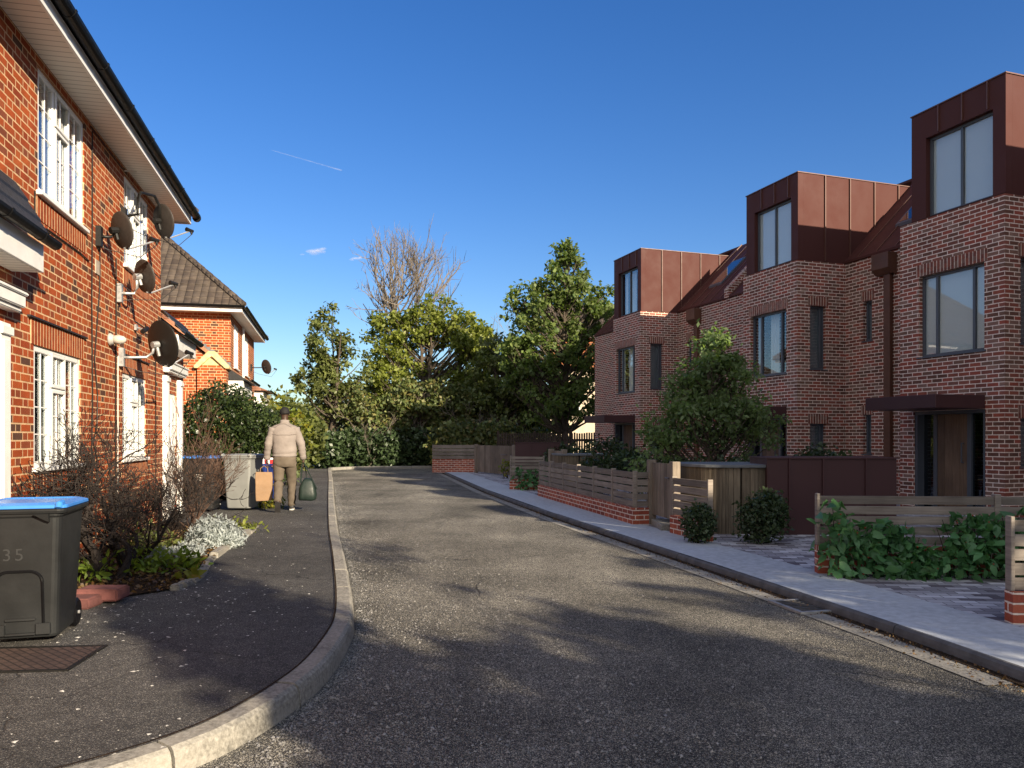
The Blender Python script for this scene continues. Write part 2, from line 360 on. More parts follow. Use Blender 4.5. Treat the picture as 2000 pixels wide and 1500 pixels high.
def cracks(g, o, c, h):
    d = g.n('VectorMath', {'operation': 'ADD'}, _0=o, _1=g.n('VectorMath', {'operation': 'SCALE'}, _0=g.n('TexNoise', Vector=o, Scale=2.5, Detail=4).outputs[1], Scale=.5).outputs[0]).outputs[0]
    v = g.n('TexVoronoi', {'feature': 'DISTANCE_TO_EDGE'}, Vector=d, Scale=.75).outputs['Distance']
    k = g.m('MULTIPLY', g.rng(v, .0, .010, 1, 0), g.rng(g.noise(o, .9, 2), .42, .55))
    c = g.mix(g.m('MULTIPLY', k, .8), c, (.008, .008, .009)); return c, g.m('SUBTRACT', h, g.m('MULTIPLY', k, 2.0))
M['pave_old'] = asphalt('old_footway_asphalt', (.040, .039, .039), (.26, .245, .22), .72, 1.0, 110, .5, .45, cracks)
def joints(g, o, c, h):
    x = g.n('SeparateXYZ', Vector=o); f = g.rng(g.noise(g.mapping(o, (1.2, .35, 1), (0, 0, .22)), 1, 5), .35, .65)
    c = g.mix(g.m('MULTIPLY', f, .45), c, (.50, .53, .57)); return c, h
M['pave_new'] = asphalt('smooth_grey_paving', (.38, .405, .44), (.44, .465, .49), .5, 1.0, 90, .06, .10, joints)
g = NT('mottled_paviours'); o = g.obj()
bk = g.n('TexBrick', Vector=g.mapping(o, (1, 1, 1), (0, 0, .12)), Scale=1.0, Mortar_Size=.004, Brick_Width=.2, Row_Height=.1, Bias=0.0)
bk.inputs['Color1'].default_value = (.11, .095, .11, 1); bk.inputs['Color2'].default_value = (.62, .62, .66, 1); bk.inputs['Mortar'].default_value = (.05, .05, .055, 1)
M['paviour'] = g.pbr(g.mix(g.rng(g.noise(o, 3, 4), .4, .65, 0, .25), bk.outputs[0], (.13, .10, .12)), .8, g.bump(bk.outputs[1], -.4, .006), .3)
g = NT('kerb_concrete'); o = g.obj(); a = g.noise(o, 2.2, 7, .65); b = g.noise(o, 45, 5, .7)
M['kerb'] = g.pbr(g.mix(g.rng(b, .35, .7), g.mix(g.rng(a, .35, .65), (.085, .082, .072), (.27, .25, .215)), (.36, .34, .30)), .9, g.bump(b, .7, .008), .2)
M['kerb_dark'] = simple('dark_kerb_edge', (.10, .10, .105), .85, .35, 6, .4)
g = NT('soil'); o = g.obj(); a = g.noise(o, 22, 7, .7)
M['soil'] = g.pbr(g.mix(g.rng(a, .35, .7), (.018, .013, .009), (.07, .045, .028)), 1, g.bump(a, 1, .04), .1)
g = NT('rough_ground'); o = g.obj(); a = g.noise(o, .6, 6)
M['ground'] = g.pbr(g.mix(a, (.035, .045, .02), (.07, .06, .04)), 1, None, .1)
g = NT('cast_cover'); uv = g.uv(); bk = g.n('TexBrick', Vector=g.mapping(uv, (1, 1, 1), (0, 0, .78)), Scale=1.0, Mortar_Size=.005, Brick_Width=.09, Row_Height=.045)
bk.inputs['Color1'].default_value = (.055, .038, .034, 1); bk.inputs['Color2'].default_value = (.075, .05, .043, 1); bk.inputs['Mortar'].default_value = (.02, .015, .014, 1)
M['cover'] = g.pbr(bk.outputs[0], .7, g.bump(bk.outputs[1], -.6, .008), .3)
M['pebble'] = simple('loose_stone', (.25, .24, .225), .85, .6, 9)
M['petal'] = simple('pale_petal', (.62, .60, .55), .8, .3, 9)
M['litter'] = leaf('fallen_leaves', [(.10, .05, .02), (.16, .09, .03), (.06, .035, .02), (.22, .15, .07)], .1)
# foliage
M['leaf_poplar'] = leaf('leaf_poplar', [(.08, .10, .03), (.115, .135, .04), (.15, .17, .05), (.06, .075, .025)], .3)
M['leaf_ivy'] = leaf('leaf_ivy', [(.12, .15, .025), (.17, .20, .035), (.22, .24, .05), (.08, .105, .022)], .35)
M['leaf_tall'] = leaf('leaf_tall', [(.085, .13, .04), (.12, .17, .05), (.17, .21, .065), (.06, .09, .03)], .4)
M['leaf_dark'] = leaf('leaf_dark', [(.065, .088, .034), (.10, .13, .044), (.14, .16, .05), (.16, .13, .046)], .2)
M['leaf_hedge'] = leaf('leaf_hedge', [(.03, .05, .022), (.045, .072, .03), (.065, .095, .042)], .2, .4)
M['leaf_ball'] = leaf('leaf_ball', [(.012, .022, .008), (.022, .036, .012), (.035, .055, .016), (.05, .07, .02)], .15, .35)
M['leaf_yellow'] = leaf('leaf_yellow', [(.14, .17, .025), (.22, .22, .03), (.10, .14, .025), (.26, .19, .02)], .4)
M['leaf_gold'] = leaf('leaf_gold', [(.25, .18, .02), (.30, .15, .02), (.18, .16, .03)], .4)
M['leaf_young'] = leaf('leaf_young_tree', [(.125, .18, .08), (.16, .22, .095), (.20, .265, .12), (.10, .14, .065)], .45)
M['leaf_climb'] = leaf('leaf_climber', [(.055, .14, .055), (.075, .185, .07), (.10, .23, .09), (.042, .11, .045)], .25, .4)
M['leaf_green'] = leaf('leaf_low_green', [(.13, .19, .02), (.18, .25, .03), (.08, .13, .02)], .35)
M['leaf_silver'] = leaf('leaf_silver', [(.26, .29, .30), (.36, .39, .40), (.20, .23, .24)], .15, .8)
M['berry'] = simple('red_bloom', (.25, .035, .015), .5, .2)

# ------------------------------------------------------------------ setting: ground, road, pavements, kerbs
def sheet(name, poly, z, mat, kind='structure', z2=None):
    mb = MB(); n = len(poly)
    me_pts = [(x, y, z) for x, y in poly]
    mb.quad(*me_pts)
    if z2 is not None:
        for k in range(n):
            a, b = poly[k], poly[(k+1) % n]; mb.quad((*a, z2), (*b, z2), (*b, z), (*a, z))
    bm_o = mb.build(name, mat, fix=False)
    bm = bmesh.new(); bm.from_mesh(bm_o.data); bmesh.ops.triangulate(bm, faces=[f for f in bm.faces if len(f.verts) > 4]); bmesh.ops.recalc_face_normals(bm, faces=bm.faces)
    bm.to_mesh(bm_o.data); bm.free(); auto_uv(bm_o.data)
    return struct(bm_o, kind)
def smooth_line(pts, n=8):   # Catmull-Rom through 2D points
    out = []
    P = [pts[0]]+list(pts)+[pts[-1]]
    for i in range(1, len(P)-2):
        p0, p1, p2, p3 = P[i-1], P[i], P[i+1], P[i+2]
        for k in range(n):
            t = k/n
            out.append(tuple(.5*((2*p1[j])+(-p0[j]+p2[j])*t+(2*p0[j]-5*p1[j]+4*p2[j]-p3[j])*t*t+(-p0[j]+3*p1[j]-3*p2[j]+p3[j])*t**3) for j in (0, 1)))
    return out+[tuple(pts[-1])]
def offset_line(line, d):    # offset to the left of travel
    out = []
    for i, p in enumerate(line):
        a, b = line[max(0, i-1)], line[min(len(line)-1, i+1)]
        dx, dy = b[0]-a[0], b[1]-a[1]; L = math.hypot(dx, dy) or 1
        out.append((p[0]-dy/L*d, p[1]+dx/L*d))
    return out
KL = smooth_line([(-14, 2.0), (-6, 2.08), (-3.5, 2.25), (-2.2, 2.65), (-1.42, 3.32), (-1.13, 4.2), (-1.11, 5.1), (-1.25, 6.1), (-1.83, 8.5), (-2.57, 11.4), (-3.85, 16.7), (-5.8, 24.9), (-7.75, 33.0), (-7.9, 34.3), (-7.3, 35.4), (-5.8, 35.9), (-3.2, 36.2)], 7)
KR = [(4.45, -2), (3.02, 4.53), (2.79, 5.65), (2.19, 8.2), (.72, 14.0), (-.75, 20.5), (-2.75, 31.0), (-3.2, 36.2)]
sheet('ground', [(-400, -200), (400, -200), (400, 900), (-400, 900)], -.03, M['ground'])
road_poly = [p for p in KL] + [p for p in reversed(KR)] + [(4.6, -40), (-14, -40)]
sheet('road', road_poly, 0, M['road'])
# left kerb: stones along the curve, each with a narrow joint
def kerb(name, line, wdt, hgt, mat, stone=.92, gap=.014, zb=-.02, lean=.02):
    mb = MB(); acc = 0; inner = offset_line(line, wdt)
    # resample by arc length
    P = [Vector((*p, 0)) for p in line]; Q = [Vector((*p, 0)) for p in inner]
    S = [0]
    for a, b in zip(P, P[1:]): S.append(S[-1]+(b-a).length)
    def at(s, A):
        for i in range(len(S)-1):
            if s <= S[i+1]: t = (s-S[i])/max(1e-9, S[i+1]-S[i]); return A[i].lerp(A[i+1], t)
        return A[-1]
    s = 0
    while s < S[-1]-.05:
        e = min(S[-1], s+stone-gap); rings = []; dz = rnd.uniform(-.006, .006); k = 4
        for j in range(k+1):
            q = s+(e-s)*j/k; a, b = at(q, P), at(q, Q); n = (b-a).normalized(); a = a+n*rnd.uniform(-.002, .002)
            rings.append([a+Vector((0, 0, zb)), a+n*lean*.5+Vector((0, 0, hgt-.045+dz)), a+n*(lean*.7+.006)+Vector((0, 0, hgt-.018+dz)), a+n*(lean+.02)+Vector((0, 0, hgt-.002+dz)), b+Vector((0, 0, hgt+dz)), b+Vector((0, 0, zb))])
        mb.loft(rings); s += stone
    return struct(mb.build(name, mat, smooth=False))
kerb('kerb', KL, .14, .125, M['kerb'])
KLi = offset_line(KL, .142)
sheet('pavement', [p for p in KLi if p[1] < 33.4]+[(-9.6, 33.4), (-9.6, 24), (-20, 24), (-20, 2.15)], .115, M['pave_old'])
sheet('kerb_dirt', offset_line(KL, .139)+list(reversed(offset_line(KL, .152))), .1275, M['soil'])
# right: channel stones, pavement slab, paviours behind
KRi = offset_line(KR, -.85)
chan = offset_line(KR, .02), offset_line(KR, .26)
sheet('gutter_channel', chan[1][1:]+list(reversed(chan[0][1:])), .006, M['kerb'])
sheet('gutter_dirt', offset_line(KR, .0)+list(reversed(offset_line(KR, .07))), .011, M['soil'])
KRo = [(KRi[0][0]+.2, -2)]+KRi[1:]
sheet('right_pavement', offset_line(KR, -.05)+list(reversed(KRo)), .08, M['pave_new'])
kerb('right_kerb', [(p[0], p[1]) for p in reversed(smooth_line(KR[1:], 6))], .06, .077, M['kerb_dark'], 1.2, .012, -.02, .012)
sheet('driveway', [(4.0, 3.0), (2.9, 7.6), (2.3, 9.9), (1.0, 14.5), (-.8, 22), (-2.5, 31), (-2.8, 36.4), (30, 36.4), (30, -2), (4.8, -2)], .074, M['paviour'])
# soil bed in front of the near house
bed = [(-4.55, 6.0), (-3.55, 6.05), (-2.95, 6.75), (-2.98, 7.3), (-3.3, 8.5), (-3.55, 10.1), (-3.85, 11.6), (-4.75, 11.9), (-5.6, 12.1), (-4.36, 6.75)]
sheet('flower_bed', bed, .13, M['soil'])
mb = MB(); rs = np.random.RandomState(4)
edge_pts = smooth_line([(-2.93, 6.7), (-2.96, 7.3), (-3.28, 8.5), (-3.53, 10.1), (-3.83, 11.6)], 3)
# ------------------------------------------------------------------ left houses
LO = Vector((-4.35, 6.8, 0)); LD = Vector((-.2248, .9744, 0)); LA = math.atan2(LD.y, LD.x); LN = Vector((.9744, .2248, 0))
def Lw(u, wd, z): return LO+LD*u+LN*wd+Vector((0, 0, z))          # world point: along, outward, up
LM = lambda u, d, z: (u, d, z)

def casement(parent, mp, u0, u1, z0, z1, light='flag', depth=.012, curtain=True, bars=True):
    """white three-light casement: window (outer frame) > sash, glazing bars, pane, sill, curtain"""
    f = .056; W = u1-u0; H = z1-z0; mb = MB()
    d0, d1 = depth, depth+.06
    mb.mbox(mp, u0, u0+f, d0, d1, z0, z1); mb.mbox(mp, u1-f, u1, d0, d1, z0, z1)
    mb.mbox(mp, u0+f, u1-f, d0, d1, z0, z0+f); mb.mbox(mp, u0+f, u1-f, d0, d1, z1-f, z1)
    ms = [u0+W*.34, u0+W*.66] if light == 'flag' else ([(u0+u1)/2] if light == 'two' else [])
    for c in ms: mb.mbox(mp, c-f*.55, c+f*.55, d0+.002, d1-.002, z0+f, z1-f)
    zt = z0+H*.67
    if light == 'flag': mb.mbox(mp, ms[0]+f*.55, ms[1]-f*.55, d0+.003, d1-.003, zt-f*.5, zt+f*.5)
    win = mb.build('window', M['white'], parent, bevel=.006)
    if light == 'flag':
        mb = MB(); s = .034                                         # opening casement sash, proud of the frame
        a, b = ms[0]+.012, ms[1]-.012
        for q0, q1 in ((z0+.03, zt-.01), (zt+.01, z1-.03)):
            mb.mbox(mp, a, a+s, d0-.012, d0-.001, q0, q1); mb.mbox(mp, b-s, b, d0-.012, d0-.001, q0, q1)
            mb.mbox(mp, a+s, b-s, d0-.012, d0-.001, q0, q0+s); mb.mbox(mp, a+s, b-s, d0-.012, d0-.001, q1-s, q1)
        mb.build('sash', M['white'], win, bevel=.005)
    if bars:
        mb = MB(); t = .0055; db0, db1 = d0+.009, d0+.018
        lights = [(u0+f, ms[0]-f*.5, z0+f, z1-f, 3), (ms[1]+f*.5, u1-f, z0+f, z1-f, 3), (ms[0]+.06, ms[1]-.06, z0+f, zt-.05, 2), (ms[0]+.06, ms[1]-.06, zt+.05, z1-f, 0)] if light == 'flag' else \
                 ([(u0+f, ms[0]-f*.5, z0+f, z1-f, 3), (ms[0]+f*.5, u1-f, z0+f, z1-f, 3)] if light == 'two' else [(u0+f, u1-f, z0+f, z1-f, 3)])
        for a, b, q0, q1, nh in lights:
            c = (a+b)/2; mb.mbox(mp, c-t, c+t, db0, db1, q0, q1)
            for k in range(1, nh+1):
                z = q0+(q1-q0)*k/(nh+1); mb.mbox(mp, a, b, db0+.003, db1-.003, z-t, z+t)
        mb.build('glazing_bar', M['white'], win)
    MB().mbox(mp, u0+f*.5, u1-f*.5, d0+.020, d0+.024, z0+f*.5, z1-f*.5).build('pane', M['glass'], win)
    mb = MB(); mb.mbox(mp, u0-.04, u1+.04, -.05, d0+.01, z0-.038, z0+.004)
    mb.build('sill', M['white'], win, bevel=.006)
    if curtain:
        mb = MB(); n = 46; pts = []
        for k in range(n+1):
            u = u0+f*.4+(W-f*.8)*k/n; pts.append((u, .30+.018*math.sin(k*1.9)+.012*math.sin(k*.77)))
        for (a, da), (b, db) in zip(pts, pts[1:]):
            fr_ = ((a-u0)/W)
            if .28 < fr_ < .72 : continue
            mb.quad(mp(a, da, z0), mp(b, db, z0), mp(b, db, z1), mp(a, da, z1))
        mb.build('curtain', M['curtain'], win, fix=False)
    return win
def soldier(parent, mp, u0, u1, z0, z1, mat, name='lintel'):
    return MB().mbox(mp, u0, u1, -.006, .02, z0, z1).build(name, mat, parent)

def gutter(parent, pts, r=.06, bracket=.95):
    """half-round gutter along points (outer lip up), with brackets"""
    mb = MB(); P = [Vector(p) for p in pts]; rings = []
    for i, p in enumerate(P):
        t = (P[min(i+1, len(P)-1)]-P[max(0, i-1)]).normalized(); s = t.cross(Vector((0, 0, 1))).normalized(); ring = []
        for k in range(9):
            a = math.pi*k/8; ring.append(p+s*(r*math.cos(a))-Vector((0, 0, r*math.sin(a)*1.1)))
        for k in range(8, -1, -1):
            a = math.pi*k/8; ring.append(p+s*((r-.008)*math.cos(a))-Vector((0, 0, (r-.008)*math.sin(a)*1.1-.002)))
        rings.append(ring)
    mb.loft(rings); g_ = mb.build('gutter', M['black'], parent, smooth=False)
    L = (P[-1]-P[0]).length; n = max(1, int(L/bracket)); t = (P[-1]-P[0]).normalized(); s = t.cross(Vector((0, 0, 1))).normalized()
    for q in range(n):
        c = P[0]+t*(L*(q+.5)/n); rg = []
        for e in (-.018, .018):
            ring = [c+t*e+s*((r+.007)*math.cos(math.pi*k/8))-Vector((0, 0, (r+.007)*math.sin(math.pi*k/8)*1.1-.004)) for k in range(9)]
            ring += [c+t*e+s*((r+.001)*math.cos(math.pi*k/8))-Vector((0, 0, (r+.001)*math.sin(math.pi*k/8)*1.1-.004)) for k in range(8, -1, -1)]
            rg.append(ring)
        MB().loft(rg).build('gutter_bracket', M['black'], g_)
    return g_

def hip_roof(parent, u0, u1, d0, d1, z, pitch, mat, courses=.32, step=.022):
    """hipped roof in local coords, built in stepped tile courses"""
    hd = (d1-d0)/2; tp = math.tan(R(pitch)); n = int(hd/math.cos(R(pitch))/courses); mb = MB()
    for side in range(4):
        for k in range(n):
            q0, q1 = hd*k/n, hd*(k+1)/n
            za, zb = z+q0*tp+step, z+q1*tp
            if side == 0: a, b, c, d = (u0+q0, d0+q0), (u1-q0, d0+q0), (u1-q1, d0+q1), (u0+q1, d0+q1)
            elif side == 1: a, b, c, d = (u1-q0, d0+q0), (u1-q0, d1-q0), (u1-q1, d1-q1), (u1-q1, d0+q1)
            elif side == 2: a, b, c, d = (u1-q0, d1-q0), (u0+q0, d1-q0), (u0+q1, d1-q1), (u1-q1, d1-q1)
            else: a, b, c, d = (u0+q0, d1-q0), (u0+q0, d0+q0), (u0+q1, d0+q1), (u0+q1, d1-q1)
            mb.quad((*a, za), (*b, za), (*c, zb), (*d, zb)); mb.quad((*a, za-step), (*b, za-step), (*b, za), (*a, za))
    r = mb.build('roof', mat, parent, fix=False)
    mb = MB(); zr = z+hd*tp
    for (a, b), (c, d) in (((u0, d0), (u0+hd, d0+hd)), ((u0, d1), (u0+hd, d0+hd)), ((u1, d0), (u1-hd, d0+hd)), ((u1, d1), (u1-hd, d0+hd)), ((u0+hd, d0+hd), (u1-hd, d0+hd))):
        za = z if (a, b) != (u0+hd, d0+hd) else zr
        A, B = Vector((a, b, za+.03)), Vector((c, d, zr+.03)); L = (B-A).length; m = max(1, int(L/.42))
        for k in range(m):
            p, q = A.lerp(B, k/m), A.lerp(B, (k+.97)/m); mb.tube([p+Vector((0, 0, .012)), q], .085, 8)
    mb.build('ridge_tile', mat, r)
    return r

def porch(parent, u0, u1, w, zt, rooftop=.50, near_end=True):
    """tiled door canopy with white fascia box, black gutter, moulded cornice and pilasters"""
    mb = MB(); mb.box(u0, u1, -w, -.002, zt-.24, zt); c = mb.build('door_canopy', M['white_paint'], parent, bevel=.004)
    mb = MB(); mb.box(u0+.02, u1-.02, -w+.02, -.02, zt-.243, zt-.2405); mb.build('canopy_soffit', M['soffit'], c)
    mb = MB(); n = 3
    for k in range(n):
        a, b = k/n, (k+1)/n; y0, y1 = -w-.06+(w+.04)*a, -w-.06+(w+.04)*b; z0, z1 = zt+.03+rooftop*a, zt+.03+rooftop*b
        mb.hexa([(u0-.04, y0, z0), (u1+.04, y0, z0), (u1+.04, y1, z1), (u0-.04, y1, z1), (u0-.04, y0, z0+.035), (u1+.04, y0, z0+.035), (u1+.04, y1, z1+.012), (u0-.04, y1, z1+.012)])
    mb.build('canopy_roof', M['tile_black'], c)
    gutter(c, [(u1+.06, -w-.075, zt+.035), (u0-.06, -w-.075, zt+.035)], .055, .6)
    mb = MB(); q = .12
    for k, (dw, z0, z1) in enumerate(((0, zt-.60, zt-.56), (.03, zt-.56, zt-.46), (.05, zt-.46, zt-.43))):
        mb.box(u0-.01*k+.06, u1+.01*k-.06, -q-dw+.02, -.001, z0, z1)
    mb.build('cornice', M['white_paint'], c, bevel=.008, seg=2)
    return c

def door_case(parent, u0, u1, zt):
    mb = MB()
    for a, b in ((u0, u0+.2), (u1-.2, u1)):
        mb.box(a, b, -.07, -.001, .115, zt); mb.box(a-.02, b+.02, -.095, -.001, .115, .33); mb.box(a+.04, b-.04, -.08, -.06, .42, zt-.14)
        mb.box(a-.015, b+.015, -.09, -.001, zt-.1, zt-.03)
    s = mb.build('door_surround', M['white_paint'], parent, bevel=.005)
    mb = MB(); mb.box(u0+.2, u1-.2, .02, .06, .115, zt-.02)
    for k in range(2):
        for j in range(2):
            a = u0+.28+j*(u1-u0-.4)/2; mb.box(a, a+(u1-u0-.4)/2-.14, .0, .03, .35+k*.95, 1.15+k*.95)
    d = mb.build('door', M['white_paint'], parent, bevel=.006)
    MB().tube([(u1-.3, .01, 1.1), (u1-.3, -.03, 1.1), (u1-.42, -.03, 1.1)], .012, 8).build('door_handle', M['galv'], d)

def wall_lamp(parent, u, z):
    mb = MB(); mb.lathe([(.001, 0), (.075, 0), (.08, .02), (.06, .045), (.055, .06)], (u, -.001, z), (0, -1, 0), 18)
    b = mb.build('wall_lamp', simple('lamp_base', (.35, .34, .32), .5, .1), parent, smooth=True)
    mb = MB(); mb.lathe([(.055, .055), (.056, .12), (.045, .17), (.02, .195), (.001, .2)], (u, -.001, z), (0, -1, 0), 18)
    mb.build('lamp_shade', simple('frosted_lens', (.45, .43, .38), .25, .1), b, smooth=True)

# ---- near house
nh = thing('brick_house', 'near red brick house with white casement windows, long white eaves and black gutter', 'house', LO, LA)
WU = [(.40, 1.76, 3.76, 4.93), (3.42, 4.76, 3.74, 4.92)]; WL = [(.30, 1.64, 1.17, 2.31), (3.34, 4.62, 1.165, 2.30)]
U0, U1 = -5.2, 5.62
dr0 = (-1.75, -.62)
mb = MB(); mb.wall(LM, U0, U1, .05, 5.06, WU+WL+[(dr0[0], dr0[1], .115, 2.35)], .25)
mb.quad((U0, .25, .05), (U0, 7.5, .05), (U0, 7.5, 5.06), (U0, .25, 5.06)); mb.quad((U1, .25, .05), (U1, .25, 5.06), (U1, 7.5, 5.06), (U1, 7.5, .05)); mb.quad((U0, 7.5, .05), (U1, 7.5, .05), (U1, 7.5, 5.06), (U0, 7.5, 5.06))
mb.build('wall', M['brick_old'], nh, fix=False)
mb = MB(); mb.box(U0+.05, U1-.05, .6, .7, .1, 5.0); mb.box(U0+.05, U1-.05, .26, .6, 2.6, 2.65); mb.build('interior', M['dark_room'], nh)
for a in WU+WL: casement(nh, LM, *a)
for a in WL:
    soldier(nh, LM, a[0]-.08, a[1]+.10, a[3]+.004, a[3]+.235, M['brick_old_dark'])
    mb = MB(); mb.box(a[0]-.16, a[1]+.16, -.03, .004, a[3]+.24, a[3]+.256); mb.build('drip_tile', M['tile_black'], nh)
    soldier(nh, LM, a[0]-.05, a[1]+.05, a[2]-.25, a[2]-.065, M['brick_old_dark'], 'sill_course')
for a in WU:
    soldier(nh, LM, a[0]-.05, a[1]+.05, a[2]-.26, a[2]-.065, M['brick_old_dark'], 'sill_course')
mb = MB(); mb.box(U0-.4, U1+.5, -.34, .02, 5.04, 5.06); mb.build('soffit', M['soffit'], nh)
mb = MB(); mb.box(U0-.4, U1+.5, -.365, -.34, 5.02, 5.15); mb.box(U1+.5, U1+.525, -.365, 7.6, 5.02, 5.15); mb.build('fascia', M['white'], nh, bevel=.004)
mb = MB(); mb.box(U1+.001, U1+.5, .02, 7.6, 5.04, 5.06); mb.build('end_soffit', M['soffit'], nh)
gutter(nh, [(U1+.62, -.435, 5.20), (U0-.4, -.435, 5.20)], .065, .95)
MB().tube([(U1+.64, -.435, 5.165), (U1+.60, -.435, 5.165)], .07, 12).build('gutter_stop', M['black'], nh)
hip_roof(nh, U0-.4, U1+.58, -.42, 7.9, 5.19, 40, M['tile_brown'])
porch(nh, -2.2, -.20, .25, 3.12); door_case(nh, -1.95, -.40, 2.40)
wall_lamp(nh, 2.72, 2.66)
mb = MB(); mb.box(2.16, 2.34, -.012, .002, 3.36, 3.52); mb.build('air_brick', simple('air_vent', (.36, .30, .24), .8, .2, 20, .3), nh)
for pts, r, m in (([(2.02, 4.95), (2.02, 3.9), (2.0, 3.0), (2.03, 1.9), (2.0, 1.35), (2.02, .9), (2.0, .2)], .008, 'cable'),
                  ([(2.32, 3.9), (2.30, 3.2), (2.10, 2.35), (2.22, 1.95), (2.20, 1.6), (2.05, 1.4), (2.2, 1.2), (2.15, .3)], .007, 'cable'),
                  ([(3.0, 3.72), (3.0, 2.9), (2.98, 2.2), (2.98, .25)], .009, 'cable'), ([(3.08, 2.5), (3.08, 1.6), (3.07, .3)], .007, 'cable_w'),
                  ([(.3, 3.73), (.3, 3.4), (.62, 3.46), (1.6, 3.46), (1.9, 3.44)], .008, 'cable'), ([(5.2, 3.2), (5.2, 2.4), (5.22, 1.2), (5.2, .3)], .008, 'cable'),
                  ([(1.95, 4.98), (2.6, 4.97), (3.3, 4.96)], .007, 'cable'), ([(3.38, 4.96), (3.5, 5.0)], .01, 'cable_w')):
    mb = MB(); mb.tube([(u, -.012-(.12 if (m == 'cable_w' and z > 4.97) else 0), z) for u, z in pts], r, 5); mb.build('cable', M[m], nh)
# side wing with the far front door
mb = MB(); mb.wall(LM, U1+.002, 7.5, .05, 3.1, [(5.98, 6.82, .115, 2.2)], .2); mb.quad((7.5, .2, .05), (7.5, 5, .05), (7.5, 5, 3.1), (7.5, .2, 3.1))
mb.build('side_wall', M['brick_old'], nh, fix=False)
porch(nh, 5.70, 7.28, .25, 3.12, .35); door_case(nh, 5.72, 7.06, 2.46)
mb = MB()
for k in range(8):
    a, b = k/8, (k+1)/8
    mb.hexa([(5.64, -.2+2.4*a, 3.25+1.7*a), (7.6, -.2+2.4*a, 3.25+1.7*a), (7.6, -.2+2.4*b, 3.25+1.7*b), (5.64, -.2+2.4*b, 3.25+1.7*b), (5.64, -.2+2.4*a, 3.31+1.7*a), (7.6, -.2+2.4*a, 3.31+1.7*a), (7.6, -.2+2.4*b, 3.275+1.7*b), (5.64, -.2+2.4*b, 3.275+1.7*b)])
mb.build('wing_roof', M['tile_red'], nh)

# ---- second house, further up the road
H2 = Lw(15.8, -.22, 0); h2 = thing('brick_house', 'smaller far red brick house with hipped brown tile roof beyond the near house', 'house', H2, LA)
B1 = 6.6
W2 = [(.75, 1.85, 3.55, 4.85), (3.6, 4.7, 3.55, 4.85)]
mb = MB(); mb.wall(LM, 0, B1, .05, 5.06, W2, .25)
mb.quad((0, .25, .05), (0, 7.6, .05), (0, 7.6, 5.06), (0, .25, 5.06)); mb.quad((B1, .25, .05), (B1, .25, 5.06), (B1, 7.6, 5.06), (B1, 7.6, .05))
mb.build('wall', M['brick_old'], h2, fix=False)
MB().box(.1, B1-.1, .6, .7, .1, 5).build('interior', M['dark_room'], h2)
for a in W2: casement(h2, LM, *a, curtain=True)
mb = MB(); mb.box(-.4, B1+.4, -.34, .02, 5.04, 5.06); mb.box(-.4, -.001, .02, 8.0, 5.04, 5.06); mb.build('soffit', M['soffit'], h2)
mb = MB(); mb.box(-.425, B1+.4, -.365, -.34, 5.02, 5.15); mb.box(-.425, -.4, -.34, 8.0, 5.02, 5.15); mb.build('fascia', M['white'], h2)
gutter(h2, [(B1+.45, -.435, 5.2), (-.49, -.435, 5.2)], .065, 1.2); gutter(h2, [(-.49, -.435, 5.2), (-.49, 8.0, 5.2)], .065, 1.2)
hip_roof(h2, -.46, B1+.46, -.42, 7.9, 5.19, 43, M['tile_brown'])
# monopitch entrance wing on its near side: end wall faces the viewer
E0 = -1.75
mb = MB()
mb.wall(lambda q, d, z: (E0+d, q, z), .55, 4.6, .05, 3.35, [(.95, 1.85, 1.35, 2.45)], .22)
za, zb = 3.55, 5.0
mb.prism([(.30, 3.35), (4.6, 3.35), (4.6, zb), (2.05, zb), (.30, za)], lambda q, z: (E0, q, z), lambda q, z: (E0+.22, q, z))
mb.build('side_wall', M['brick_old'], h2, fix=False)
MB().box(E0+.5, E0+.55, .6, 4.5, .1, 3.3).build('wing_interior', M['dark_room'], h2)
casement(h2, lambda q, d, z: (E0+d, q, z), .95, 1.85, 1.35, 2.45, 'two', curtain=True)
soldier(h2, lambda q, d, z: (E0+d, q, z), .85, 1.95, 2.45, 2.67, M['brick_old_dark'])
mb = MB(); mb.box(E0-.10, E0+.35, -.12, .60, .05, 3.36); pier = mb.build('pier', M['brick_old'], h2)
mb = MB(); mb.prism([(-.20, 3.28), (-.10, 3.28), (.24, 3.60), (.58, 3.28), (.68, 3.28), (.68, 3.34), (.33, 3.73), (.15, 3.73), (-.20, 3.34)], lambda q, z: (E0-.16, q, z), lambda q, z: (E0+.38, q, z))
mb.prism([(-.11, 3.361), (.59, 3.361), (.24, 3.61)], lambda q, z: (E0-.08, q, z), lambda q, z: (E0+.33, q, z))
mb.build('stone_coping', M['stone'], pier, bevel=.01)
mb = MB(); n = 9
for k in range(n):
    a, b = k/n, (k+.985)/n; q0, q1 = .22+1.8*a, .22+1.8*b; z0, z1 = 3.56+1.48*a, 3.56+1.48*b
    mb.hexa([(E0-.14, q0, z0), (E0+.16, q0, z0), (E0+.16, q1, z1), (E0-.14, q1, z1), (E0-.14, q0, z0+.12), (E0+.16, q0, z0+.12), (E0+.16, q1, z1+.10), (E0-.14, q1, z1+.10)])
mb.build('verge_tile', M['terracotta'], h2)
mb = MB(); mb.hexa([(E0+.16, -.1, 3.30), (-.004, -.1, 3.30), (-.004, 2.0, 4.96), (E0+.16, 2.0, 4.96), (E0+.16, -.1, 3.36), (-.004, -.1, 3.36), (-.004, 2.0, 5.02), (E0+.16, 2.0, 5.02)])
mb.build('wing_roof', M['tile_red'], h2)
mb = MB()
